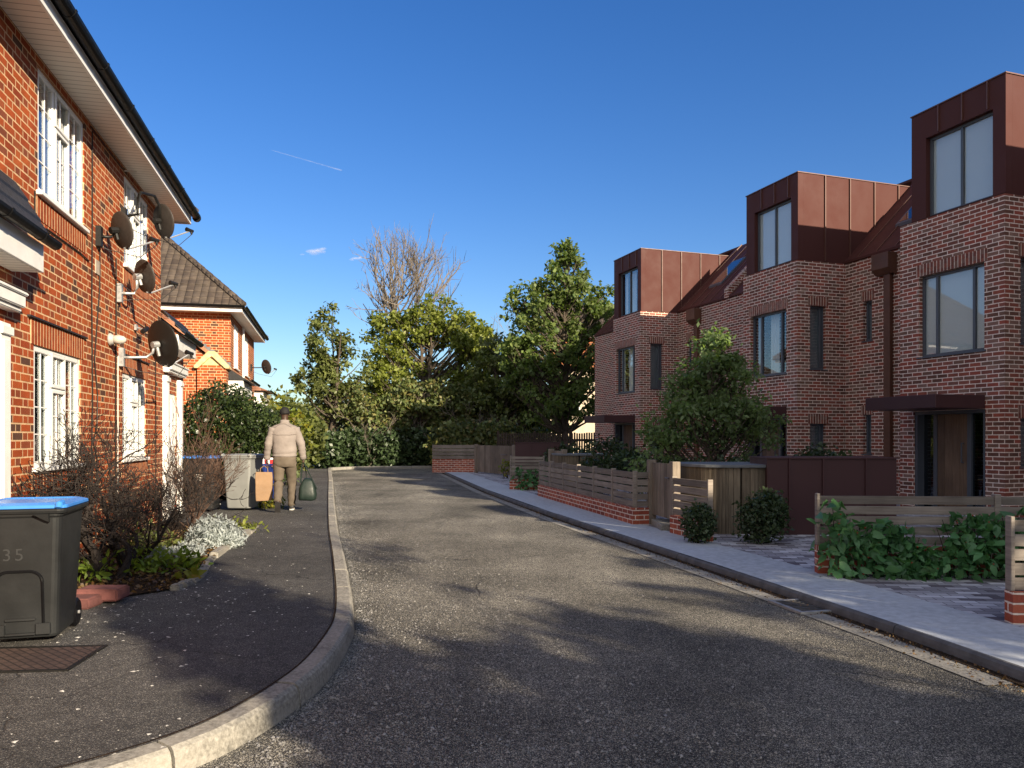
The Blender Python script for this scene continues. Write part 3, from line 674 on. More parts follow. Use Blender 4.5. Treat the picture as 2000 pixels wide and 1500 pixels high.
for k in range(18):
    a, b = k/18, (k+1)/18; q0, q1 = .0+1.95*a, .0+1.95*b; z0, z1 = 3.40+1.54*a, 3.40+1.54*b
    mb.hexa([(-.03, q0, z0), (-.002, q0, z0), (-.002, q1, z0), (-.03, q1, z0), (-.03, q0, z1+.14), (-.002, q0, z1+.14), (-.002, q1, z1+.14), (-.03, q1, z1+.14)])
mb.build('lead_flashing', M['lead'], h2)
mb = MB(); mb.box(E0+.36, .9, -.5, -.001, 2.62, 3.0); mb.build('white_bay', M['white_paint'], h2, bevel=.01)
mb = MB(); mb.prism([(-.62, 3.02), (-.002, 3.40), (-.002, 3.02)], lambda q, z: (E0+.38, q, z), lambda q, z: (1.1, q, z)); mb.build('bay_roof', M['tile_black'], h2)
gutter(h2, [(1.1, -.68, 3.05), (E0+.36, -.68, 3.05)], .05, .8)
mb = MB(); mb.box(.0, .1, -.1, -.001, .1, 2.7); mb.tube([(2.7, -.05, 5.0), (2.7, -.05, .2)], .04, 8); mb.build('downpipe', M['white_paint'], h2)
# ---- third house, only a sliver
H3 = Lw(27.0, -.6, 0); h3 = thing('brick_house', 'furthest left brick house showing only a white bay and low tiled roof', 'house', H3, LA)
mb = MB(); mb.box(0, 6, .6, 7, .05, 3.6); mb.build('wall', M['brick_old'], h3)
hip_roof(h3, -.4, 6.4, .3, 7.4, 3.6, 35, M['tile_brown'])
mb = MB(); mb.box(-2.8, 2.2, -.55, -.002, 2.55, 3.3); mb.box(-2.6, 2.0, -.4, -.003, .1, 2.55); mb.build('white_bay', M['white_paint'], h3, bevel=.01)
mb = MB(); mb.prism([(-.75, 3.31), (1.3, 4.1), (1.3, 3.31)], lambda q, z: (-3.0, q, z), lambda q, z: (-.003, q, z)); mb.build('wing_roof', M['tile_red'], h3)
mb = MB(); mb.box(-2.7, -.004, .0, 3, .05, 3.3); mb.build('side_wall', M['brick_old'], h3)
gutter(h3, [(2.3, -.8, 3.34), (-3.0, -.8, 3.34)], .05, .9)

# ------------------------------------------------------------------ satellite dishes (world space)
def dish(label, mount, centre, nrm, rad, mat, armmat, loop=False, lnb=.42):
    mount, centre = Vector(mount), Vector(centre); nrm = Vector(nrm).normalized()
    t = thing('satellite_dish', label, 'satellite dish', mount, 0, 'satellite dishes on the house walls')
    c = centre-mount
    mb = MB(); prof = [(rad*k/8, .16*rad*(k/8)**2) for k in range(9)]+[(rad*1.02, .155*rad), (rad*1.02, .135*rad)]+[(rad*k/8, .16*rad*(k/8)**2-.014) for k in range(8, -1, -1)]
    ax = nrm; a = ax.cross(Vector((0, 0, 1))).normalized(); b = a.cross(ax).normalized(); n = 32; rings = []
    for r_, h_ in prof: rings.append([c+ax*h_+max(r_, 1e-3)*(math.cos(2*math.pi*j/n)*a*.93+math.sin(2*math.pi*j/n)*b) for j in range(n)])
    mb.loft(rings); mb.build('dish', mat, t, smooth=True)
    back = c-ax*.03
    mb = MB(); mb.box(-.045, .045, -.05, .05, -.12, .12); pl = mb.build('wall_plate', armmat, t, bevel=.005); pl.rotation_euler = (0, 0, LA)
    mb = MB(); mid = Vector((back.x*.85, back.y*.85, .02))
    if loop:
        mb.tube([(0, 0, 0), Vector(LN)*.18+Vector((0, 0, .05)), Vector(LN)*.2+Vector((0, 0, .3)), c*.45+Vector((0, 0, .36)), c*.8+Vector((0, 0, .34)), c*.95+Vector((0, 0, .2)), back], .02, 8)
    else:
        mb.tube([(0, 0, 0), Vector(LN)*.12, mid*.8, mid+Vector((0, 0, back.z*.3)), back-ax*.06], .019, 8)
    mb.build('mount_arm', armmat, t, smooth=True)
    mb = MB(); mb.tube([back-ax*.09, back], .045, 8); mb.tube([back-b*rad*.5-ax*.02, back+b*rad*.1-ax*.03], .024, 6); mb.build('bracket', armmat, t, bevel=.003)
    tip = c+ax*(lnb)-b*rad*.55
    mb = MB(); mb.tube([c-b*rad*.95, c-b*rad*1.02+ax*.06, tip-b*.02], .011, 6); mb.build('feed_arm', M['galv'], t)
    mb = MB(); d = (c-tip).normalized(); mb.tube([tip-d*.07, tip-d*.02, tip+d*.02, tip+d*.045], [.022, .024, .03, .032], 10); mb.tube([tip-d*.03, tip-d*.05-Vector((0, 0, .05))], .016, 8); mb.build('receiver', M['metal_black'], t)
    mb = MB(); mb.tube([tip-d*.05-Vector((0, 0, .05)), tip*.6+c*.4-Vector((0, 0, rad*1.2)), c*.5-Vector((0, 0, rad*.9)), Vector((0, 0, -.1))], .005, 5); mb.build('cable', M['cable'], t)
    return t
def px(x, y, Y): return Vector(((x-1000)/1500*Y, Y, CAMZ+(855-y)/1500*Y))
DN = (.50, .83, .24)
dish('large black satellite dish on a long galvanised arm above the second ground floor window', Lw(3.2, .01, 2.49), px(313, 672, 10.15), (.46, .86, .22), .305, M['metal_black'], M['galv'])
dish('brown satellite dish on black bracket between the upper windows of the near house', Lw(2.22, .01, 3.80), px(234, 450, 9.1), DN, .215, M['dish_brown'], M['metal_black'])
dish('highest brown satellite dish under the eaves, on an arched pole', Lw(3.3, .01, 4.33), px(316, 432, 10.9), DN, .235, M['dish_brown'], M['metal_black'], True)
dish('brown satellite dish on grey bracket just below the second upper window', Lw(3.1, .01, 3.30), px(279, 540, 10.0), DN, .215, M['dish_brown'], M['galv'])
dish('small dark satellite dish on the far brick house', H2+LD*5.35+LN*.01+Vector((0, 0, 3.95)), H2+LD*5.55+LN*.5+Vector((0, 0, 4.0)), DN, .26, M['dish_brown'], M['metal_black'])
t = thing('security_camera', 'small dark camera on the brick wall under the grey bracket dish', 'camera', Lw(3.95, .01, 2.98), LA)
MB().box(-.05, .05, -.03, 0, -.04, .04).build('wall_plate', M['galv'], t); MB().tube([(0, -.03, 0), (0, -.12, -.03)], .012, 6).build('arm', M['galv'], t); MB().tube([(.06, -.14, 0), (-.1, -.12, -.07)], .035, 8).build('body', M['metal_black'], t)

# ------------------------------------------------------------------ right terrace of three houses
RD = Vector((-.326, .945, 0)).normalized(); RA = math.atan2(RD.y, RD.x); ROUT = Vector((-RD.y, RD.x, 0))
RF = lambda u, d, z: (u, -d, z)
RS = lambda q, d, z: (d, -q, z)
RC = lambda u, d, z: (u, -1.4-d, z)
ZT = 5.59
def win_r(parent, mp, u0, u1, z0, z1, mull=(), backing=1, depth=.09, pane='glass', sill=True):
    f = .05; mb = MB(); d0, d1 = depth, depth+.06
    mb.mbox(mp, u0, u0+f, d0, d1, z0, z1); mb.mbox(mp, u1-f, u1, d0, d1, z0, z1); mb.mbox(mp, u0+f, u1-f, d0, d1, z0, z0+f); mb.mbox(mp, u0+f, u1-f, d0, d1, z1-f, z1)
    for m_ in mull: mb.mbox(mp, m_-.025, m_+.025, d0-.004, d1-.002, z0+f, z1-f)
    wn_ = mb.build('window', M['frame_grey'], parent, bevel=.003)
    MB().mbox(mp, u0+f*.5, u1-f*.5, d0+.03, d0+.036, z0+f*.5, z1-f*.5).build('pane', M[pane], wn_)
    if sill: MB().mbox(mp, u0-.03, u1+.03, -.03, depth, z0-.025, z0-.001).build('sill', M['frame_grey'], wn_)
    if backing == 1:
        MB().mbox(mp, u0+.01, u1-.01, d0+.045, d0+.05, z0+.01, z1-.01).build('blind', M['blind'], wn_)  # panel added behind the glass to give the pane a pale reflected look
    elif backing == 3:
        MB().mbox(mp, u0+.01, u1-.01, d0+.045, d0+.05, z0+.01, z1-.01).build('blind', M['grey_blind'], wn_)
    elif backing == 2:
        mb = MB(); W = u1-u0
        for a, b in ((0, .16), (.42, .66), (.86, 1)):
            n = 6
            for k in range(n):
                p, q = u0+W*(a+(b-a)*k/n), u0+W*(a+(b-a)*(k+1)/n); mb.quad(mp(p, d0+.18+.02*(k % 2), z0), mp(q, d0+.18+.02*((k+1) % 2), z0), mp(q, d0+.18+.02*((k+1) % 2), z1), mp(p, d0+.18+.02*(k % 2), z1))
        mb.build('curtain', M['blind'], wn_, fix=False)
    return wn_
def terrace(name_label, corner, b, g0, g1, backing_front, backing_dormer, hopper_u, parapet):
    t = thing('terrace_house', name_label, 'house', (*corner, 0), RA, 'new brick terrace houses')
    door = (.36, 1.87, .1, 1.95); w1 = (.38, 1.76, 2.98, 4.52)
    s1 = (.37, .83, 3.06, 4.55); s0 = (.37, .83, .95, 1.78)
    c1 = (-.82, -.56, 3.68, 4.6); c0 = (-.80, -.56, 1.08, 1.98); c2 = (b+1.0, b+1.35, 3.2, 4.6)
    mb = MB(); mb.wall(RF, 0, b, .05, ZT, [door, w1], .3); mb.wall(RS, .3, 1.4, .05, ZT, [s1, s0], .3)
    mb.wall(lambda q, d, z: (b-d, -q, z), .3, 1.4, .05, ZT, [], .3)
    if g0 > 0: mb.wall(RC, -g0, 0, .05, ZT, [o for o in (c1, c0) if -g0 < o[0]], .3)
    if g1 > 0: mb.wall(RC, b, b+g1, .05, ZT, [c2], .3)
    zr, yr = 7.92, -3.73
    for x in (-g0, b+g1):
        mb.quad((x, -1.7, .05), (x, -6.06, .05), (x, -6.06, ZT), (x, -1.7, ZT)); mb.quad((x, -1.4, ZT), (x, yr, zr), (x, -6.06, ZT))
    mb.quad((-g0, -6.06, .05), (b+g1, -6.06, .05), (b+g1, -6.06, ZT), (-g0, -6.06, ZT))
    mb.build('wall', M['brick_new'], t, fix=False)
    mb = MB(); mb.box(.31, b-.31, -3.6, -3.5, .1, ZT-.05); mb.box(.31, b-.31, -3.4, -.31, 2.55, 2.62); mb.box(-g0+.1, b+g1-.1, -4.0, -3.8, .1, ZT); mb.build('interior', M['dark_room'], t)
    # soldier courses
    for mp, o, z in ((RF, w1, w1[3]), (RS, s1, s1[3]), (RS, s0, s0[3]), (RC, c1, c1[3]), (RC, c0, c0[3])):
        if mp is RC and g0 <= 0: continue
        soldier(t, mp, o[0]-.06, o[1]+.06, z+.002, z+.222, M['brick_sold'])
    # roof slopes
    mb = MB(); th = .06
    for y0, y1 in ((-1.36, yr), (-6.1, yr)):
        for a, c in ([(-g0, .04), (1.93, b+g1)] if y0 > -2 else [(-g0, b+g1)]):
            mb.hexa([(a, y0, ZT+.004), (c, y0, ZT+.004), (c, y1, zr), (a, y1, zr), (a, y0, ZT+th), (c, y0, ZT+th), (c, y1, zr+th), (a, y1, zr+th)])
    mb.box(.0, b, -1.39, -.04, ZT+.001, ZT+.02)
    rf = mb.build('roof', M['zinc'], t)
    mb = MB()
    x = -g0+.3
    while x < b+g1-.05:
        if not (-.05 < x < 2.0): mb.hexa([(x-.012, -1.37, ZT+.06), (x+.012, -1.37, ZT+.06), (x+.012, yr, zr+.06), (x-.012, yr, zr+.06), (x-.012, -1.37, ZT+.10), (x+.012, -1.37, ZT+.10), (x+.012, yr, zr+.10), (x-.012, yr, zr+.10)])
        x += .55
    mb.build('roof_seam', M['zinc_dark'], rf)
    sl_ = (zr-ZT)/(1.36+3.73); ys = (-2.0, -2.9); zz = lambda y: ZT+.06+(-1.36-y)*((zr-ZT)/(yr*-1-1.36))
    for u in ([-1.6] if g0 > 2 else [])+([b+1.4] if g1 > 2 else []):
        mb = MB(); mb.hexa([(u, ys[0], zz(ys[0])+.001), (u+.7, ys[0], zz(ys[0])+.001), (u+.7, ys[1], zz(ys[1])+.001), (u, ys[1], zz(ys[1])+.001), (u, ys[0], zz(ys[0])+.07), (u+.7, ys[0], zz(ys[0])+.07), (u+.7, ys[1], zz(ys[1])+.07), (u, ys[1], zz(ys[1])+.07)])
        rl = mb.build('rooflight', M['frame_grey'], rf)
        MB().hexa([(u+.05, ys[0]-.05, zz(ys[0]-.05)+.071), (u+.65, ys[0]-.05, zz(ys[0]-.05)+.071), (u+.65, ys[1]+.05, zz(ys[1]+.05)+.071), (u+.05, ys[1]+.05, zz(ys[1]+.05)+.071)]+[(p, q, zz(q)+.078) for p, q in ((u+.05, ys[0]-.05), (u+.65, ys[0]-.05), (u+.65, ys[1]+.05), (u+.05, ys[1]+.05))]).build('rooflight_pane', M['glass_dark'], rf)
    # dormer
    a0, a1, zd = .0, 1.95, 7.63; dw = (.24, 1.62, ZT+.03, 7.12); F = lambda u, d, z: (u, -.025-d, z)
    mb = MB(); mb.wall(F, a0, a1, ZT+.022, zd, [dw], .16)
    mb.box(a0, a0+.06, -3.72, -.186, ZT+.022, zd); mb.box(a1-.06, a1, -3.72, -.186, ZT+.022, zd); mb.box(a0+.06, a1-.06, -3.72, -.186, zd-.05, zd)
    dm = mb.build('dormer', M['zinc'], t, fix=False)
    mb = MB(); mb.box(a0-.018, a1+.018, -3.7, -.005, zd+.001, zd+.022); mb.build('dormer_cap', M['zinc_dark'], dm)
    for q in (.79, 1.52, 2.26, 3.0):
        mb = MB(); mb.box(a0-.035, a0-.001, -q-.012, -q+.012, ZT+.03, zd-.002); mb.build('standing_seam', M['zinc_dark'], dm)
    for u in (.32, .82, 1.32):
        mb = MB(); mb.mbox(F, u, u+.02, -.03, -.001, dw[3]+.03, zd-.003); mb.build('standing_seam', M['zinc_dark'], dm)
    win_r(dm, F, dw[0], dw[1], dw[2], dw[3], [(dw[0]+dw[1])/2], backing_dormer, .10, sill=False)
    MB().box(.1, 1.85, -3.5, -3.4, ZT+.05, zd-.06).build('dormer_interior', M['dark_room'], dm)
    # windows
    W = w1[1]-w1[0]
    win_r(t, RF, *w1, mull=(w1[0]+W*.20, w1[0]+W*.76), backing=backing_front)
    win_r(t, RS, *s1, mull=(s1[0]+.36,), backing=3); win_r(t, RS, *s0, mull=(s0[0]+.36,), backing=3)
    if g0 > 0:
        for o in (c1, c0): win_r(t, RC, *o, backing=3)
    if g1 > 0: win_r(t, RC, *c2, backing=1)
    # door
    mb = MB(); o = door
    mb.mbox(RF, o[0], o[0]+.06, .02, .28, o[2], o[3]); mb.mbox(RF, o[1]-.06, o[1], .02, .28, o[2], o[3]); mb.mbox(RF, o[0]+.06, o[1]-.06, .02, .28, o[3]-.06, o[3])
    for u in (.80, 1.52): mb.mbox(RF, u-.04, u+.04, .14, .24, o[2], o[3]-.06)
    df = mb.build('door_frame', M['frame_grey'], t, bevel=.003)
    for u0_, u1_ in ((o[0]+.06, .76), (1.56, o[1]-.06)): MB().mbox(RF, u0_, u1_, .19, .196, o[2], o[3]-.06).build('sidelight', M['glass_dark'], df)
    mb = MB()
    for k in range(4):
        u = .842+k*.159; mb.mbox(RF, u, u+.156, .15, .20, o[2]+.02, o[3]-.065)
    d = mb.build('door', M['door_wood'], t, bevel=.004)
    MB().tube([RF(.92, .15, 1.0), RF(.92, .10, 1.0), RF(.92, .10, 1.35), RF(.92, .15, 1.35)], .012, 8).build('door_handle', M['frame_grey'], d)
    # canopy
    mb = MB(); mb.box(.36, 1.92, .004, 1.13, 1.96, 2.19); mb.build('door_canopy', M['zinc_wine'], t, bevel=.006)
    # hopper and downpipe
    if hopper_u is not None:
        u = hopper_u; yb = -1.4
        mb = MB(); mb.prism([(yb+.002, ZT-.52), (yb+.13, ZT-.52), (yb+.26, ZT-.40), (yb+.26, ZT-.06), (yb+.002, ZT-.06)], lambda y, z: (u-.24, y, z), lambda y, z: (u+.24, y, z)); mb.build('rainwater_hopper', M['corten'], t, bevel=.004)
        mb = MB(); mb.box(u-.14, u+.04, yb+.012, yb+.11, .1, ZT-.52); mb.build('downpipe', M['corten'], t, bevel=.008)
    if parapet:
        x = b+g1; mb = MB()
        mb.prism([(-1.35, ZT+.002), (-1.35, ZT+.28), (yr, zr+.30), (yr, zr-.02)], lambda y, z: (x-.22, y, z), lambda y, z: (x-.001, y, z)); mb.build('party_parapet', M['brick_new'], t)
    return t
C1, C2, C3 = (8.34, 13.0), (6.63, 17.86), (4.19, 25.06)
terrace('nearest new brick terrace house at right edge with wooden front door in view', C1, 2.2, 3.0, 0, 1, 1, None, False)
terrace('middle new brick terrace house behind the leafy front garden tree', C2, 2.05, 2.93, 2.8, 2, 1, -1.30, True)
terrace('farthest new brick terrace house beside the tall green tree', C3, 1.95, 2.74, 4.5, 2, 2, -1.15, False)

for k, lb in enumerate(('terrace house just outside the right edge, next to the nearest one', 'terrace house level with the viewer on the right', 'terrace house on the right just behind the viewer', 'end terrace house on the right behind the viewer')):
    terrace(lb, (C1[0]-RD.x*5.15*(k+1), C1[1]-RD.y*5.15*(k+1)), 2.1, 3.05, 0, 1, 1, None, False)  # unseen houses, added so their shade falls on the right gardens
# ------------------------------------------------------------------ garden fences of the terrace
def slat_fence(label, pts, zb, zt, nslat, spacing=1.0, brick_t=.11, group='timber slat fences on brick bases', brick=True, gap=.022, base=.05, ends=(1, 1)):
    """low brick base, posts and slat panels along a polyline of 2D points"""
    p0 = Vector((*pts[0], 0)); t = thing('slat_fence', label, 'fence', p0, 0, group)
    for i, (a, b) in enumerate(zip(pts, pts[1:])):
        A, B = Vector((*a, 0))-p0, Vector((*b, 0))-p0; d = (B-A); L = d.length; d.normalize(); n = Vector((-d.y, d.x, 0))
        mp = lambda u, q, z, A=A, d=d, n=n: tuple(A+d*u+n*q+Vector((0, 0, z)))
        s0 = .056 if i else 0
        if brick:
            mb = MB(); mb.mbox(mp, s0, L+(.055 if i < len(pts)-2 else 0), -brick_t/2, brick_t/2, base, zb); mb.build('brick_base', M['brick_garden'], t)
        k = max(1, round(L/spacing)); ps = [L*j/k for j in range(k+1)]
        for j, u in enumerate(ps):
            if i and j == 0: continue
            mb = MB(); mb.mbox(mp, u-.03 if j else 0, u+.03 if j < k else L+.001, -.028, .05, zb+.002, zt+.006); mb.build('post', M['slat'], t, bevel=.004)
        for j in range(k):
            a_, b_ = ps[j]+.032, ps[j+1]-.032; mb = MB(); h = (zt-zb-.01)/nslat
            for q in range(nslat):
                z0 = zb+.012+q*h; mb.mbox(mp, a_, b_, -.016+rnd.uniform(-.003, .003), .012, z0, z0+h-gap-rnd.uniform(-.003, .003))
            mb.build('slat_panel', M['slat'], t)
    return t
def boards(name, label, cat, a, b, z0, z1, nb, group=None, posts=(1, 1), pz=.04, mat='board', handle=True):
    A = Vector((*a, 0)); B = Vector((*b, 0)); t = thing(name, label, cat, A, 0, group); d = B-A; L = d.length; d.normalize(); n = Vector((-d.y, d.x, 0))
    mp = lambda u, q, z: tuple(d*u+n*q+Vector((0, 0, z)))
    mb = MB(); w_ = (L-.12)/nb
    for k in range(nb): mb.mbox(mp, .06+k*w_+.004, .06+(k+1)*w_-.004, -.012+rnd.uniform(-.003, .003), .012, z0, z1+rnd.uniform(-.004, .004))
    mb.build('board_panel', M[mat], t)
    mb = MB()
    for z in (z0+.12, z1-.15): mb.mbox(mp, .06, L-.06, .013, .05, z, z+.09)
    mb.build('rail', M[mat], t)
    for j, u in enumerate((0, L-.1)):
        if posts[j]: MB().mbox(mp, u-.02, u+.10, -.06, .06, .06, z1+pz).build('post', M[mat], t, bevel=.005)
    if handle: MB().tube([mp(L*.82, -.012, (z0+z1)/2+.2), mp(L*.82, -.05, (z0+z1)/2+.2), mp(L*.70, -.05, (z0+z1)/2+.2)], .01, 6).build('handle', M['frame_grey'], t)
    return t
slat_fence('grey slat fence on brick base half covered by climbing plant with large leaves', [(3.09, 7.8), (6.6, 7.55)], .36, .88, 5, 2.25)
slat_fence('grey slat fence end post cut by the right edge of the photo', [(3.70, 5.72), (7.0, 5.5)], .31, .86, 5, 1.8)
slat_fence('long slat fence of many panels running along the right pavement', [(.66, 18.2), (1.95, 12.2), (2.2, 12.26)], .34, .92, 5, 1.03)
slat_fence('short single slat fence panel beside the garden gate', [(2.33, 11.1), (2.615, 10.15)], .335, .89, 5, 1.0)
boards('garden_gate', 'narrow vertical board garden gate with tall posts and gap beneath', 'gate', (2.22, 12.3), (2.40, 11.2), .24, 1.06, 7)
slat_fence('farthest slat fence on brick base in front of the dark hedge', [(-3.2, 30.9), (-1.45, 30.75)], .59, 1.18, 4, 1.75)
boards('garden_gate', 'wide vertical board gate beside the farthest slat fence', 'gate', (-1.42, 30.3), (.10, 26.9), .12, 1.16, 18)
slat_fence('small slat fence with young green plant before the red metal screen', [(-.05, 20.5), (.85, 20.2)], .36, .97, 7, .95)
boards('board_screen', 'small vertical board screen behind the long slat fence', 'screen', (.97, 19.3), (1.28, 18.5), .2, 1.13, 5, handle=False)
tag(MB().box(2.2, 2.6, 11.35, 12.15, .07, .17).build('stone_step', M['kerb'], bevel=.01), 'pale stone step under the narrow garden gate', 'step')

def metal_screen(label, x0, x1, y, dpt, zt, seams):
    t = thing('metal_screen', label, 'metal screen', (x0, y, 0))
    L = x1-x0; MB().box(0, L, 0, dpt, .05, zt).build('metal_panel', M['zinc_wine'], t, bevel=.004)
    for s in seams: MB().box(L*s-.012, L*s+.012, -.03, -.001, .055, zt-.002).build('standing_seam', M['zinc_wine'], t)
    MB().box(-.015, L+.015, -.02, dpt+.01, zt+.001, zt+.02).build('metal_cap', M['zinc_wine'], t)
metal_screen('large dark red metal clad screen left of the nearest house door', 3.62, 5.46, 10.9, .8, 1.15, (.17, .43, .76))
metal_screen('distant dark red metal clad screen behind the small slat fence', .1, 1.75, 24.5, .7, 1.29, (.3, .62))
def bin_store(label, cx, cy, rx, ry, zt, nb):
    t = thing('bin_store', label, 'bin store', (cx, cy, 0)); mb = MB(); S = lambda a, e: (math.copysign(abs(math.cos(a))**e, math.cos(a)), math.copysign(abs(math.sin(a))**e, math.sin(a)))
    for k in range(nb):
        a0, a1 = math.pi+math.pi*k/nb, math.pi+math.pi*(k+.92)/nb; e = .6
        p, q = S(a0, e), S(a1, e)
        mb.hexa([(rx*p[0], ry*p[1], .06), (rx*q[0], ry*q[1], .06), (.96*rx*q[0], .96*ry*q[1], .06), (.96*rx*p[0], .96*ry*p[1], .06), (rx*p[0], ry*p[1], zt), (rx*q[0], ry*q[1], zt), (.96*rx*q[0], .96*ry*q[1], zt), (.96*rx*p[0], .96*ry*p[1], zt)])
    mb.build('batten_wall', M['store_wood'], t)
    ring = lambda s, z: [(s*rx*S(math.pi+math.pi*k/24, .6)[0], s*ry*S(math.pi+math.pi*k/24, .6)[1], z) for k in range(25)]
    mb = MB(); mb.loft([ring(.94, .06), ring(.94, zt-.02)]); mb.build('inner_lining', M['dark_room'], t)
    mb = MB(); mb.loft([ring(1.03, zt+.002), ring(1.03, zt+.045)]); mb.build('store_roof', M['lead'], t, bevel=.005)
bin_store('curved timber batten bin store with flat grey roof beside the gate', 3.28, 12.3, .74, 1.35, 1.02, 64)
bin_store('smaller curved timber bin store behind the long slat fence', 1.62, 19.2, .62, .9, 1.02, 30)
t = thing('picket_fence', 'dark upright picket fence under the tall tree', 'fence', (-.6, 33, 0))
for k in range(46):
    if k % 15 == 0: MB().box(k*.105-.05, k*.105+.05, .03, .12, .0, 1.75).build('post', M['dark_fence'], t)
mb = MB()
for k in range(46): mb.box(k*.105, k*.105+.075, -.01, .012, .12, 1.66+rnd.uniform(-.02, .02))
mb.build('picket_panel', M['dark_fence'], t); MB().box(0, 4.8, .013, .03, 1.3, 1.4).build('rail', M['dark_fence'], t)

# drain in the gutter
t = thing('drain_grate', 'iron drain grate set in the right hand gutter', 'drain', (2.47, 6.55, .0), math.atan2(5.65-8.2, 2.79-2.19))
mb = MB()
for k in range(8): mb.box(-.20+k*.055, -.18+k*.055, -.13, .13, .006, .022)
mb.build('grate_bars', simple('worn_iron', (.075, .07, .068), .5, .3, 20), t)
mb = MB(); mb.box(-.24, .24, -.17, -.135, .004, .024); mb.box(-.24, .24, .135, .17, .004, .024); mb.box(-.24, -.21, -.134, .134, .004, .024); mb.box(.21, .24, -.134, .134, .004, .024); mb.build('grate_frame', M['galv'], t)
t = thing('access_cover', 'patterned reddish inspection cover in the pavement under the near bin', 'manhole cover', (-2.92, 4.62, .115), .1)
MB().box(-.33, .33, -.24, .24, .001, .008).build('cover_plate', M['cover'], t)
mb = MB(); mb.box(-.36, .36, -.27, -.243, .001, .010); mb.box(-.36, .36, .243, .27, .001, .010); mb.box(-.36, -.333, -.242, .242, .001, .010); mb.box(.333, .36, -.242, .242, .001, .010); mb.build('cover_frame', M['metal_black'], t)

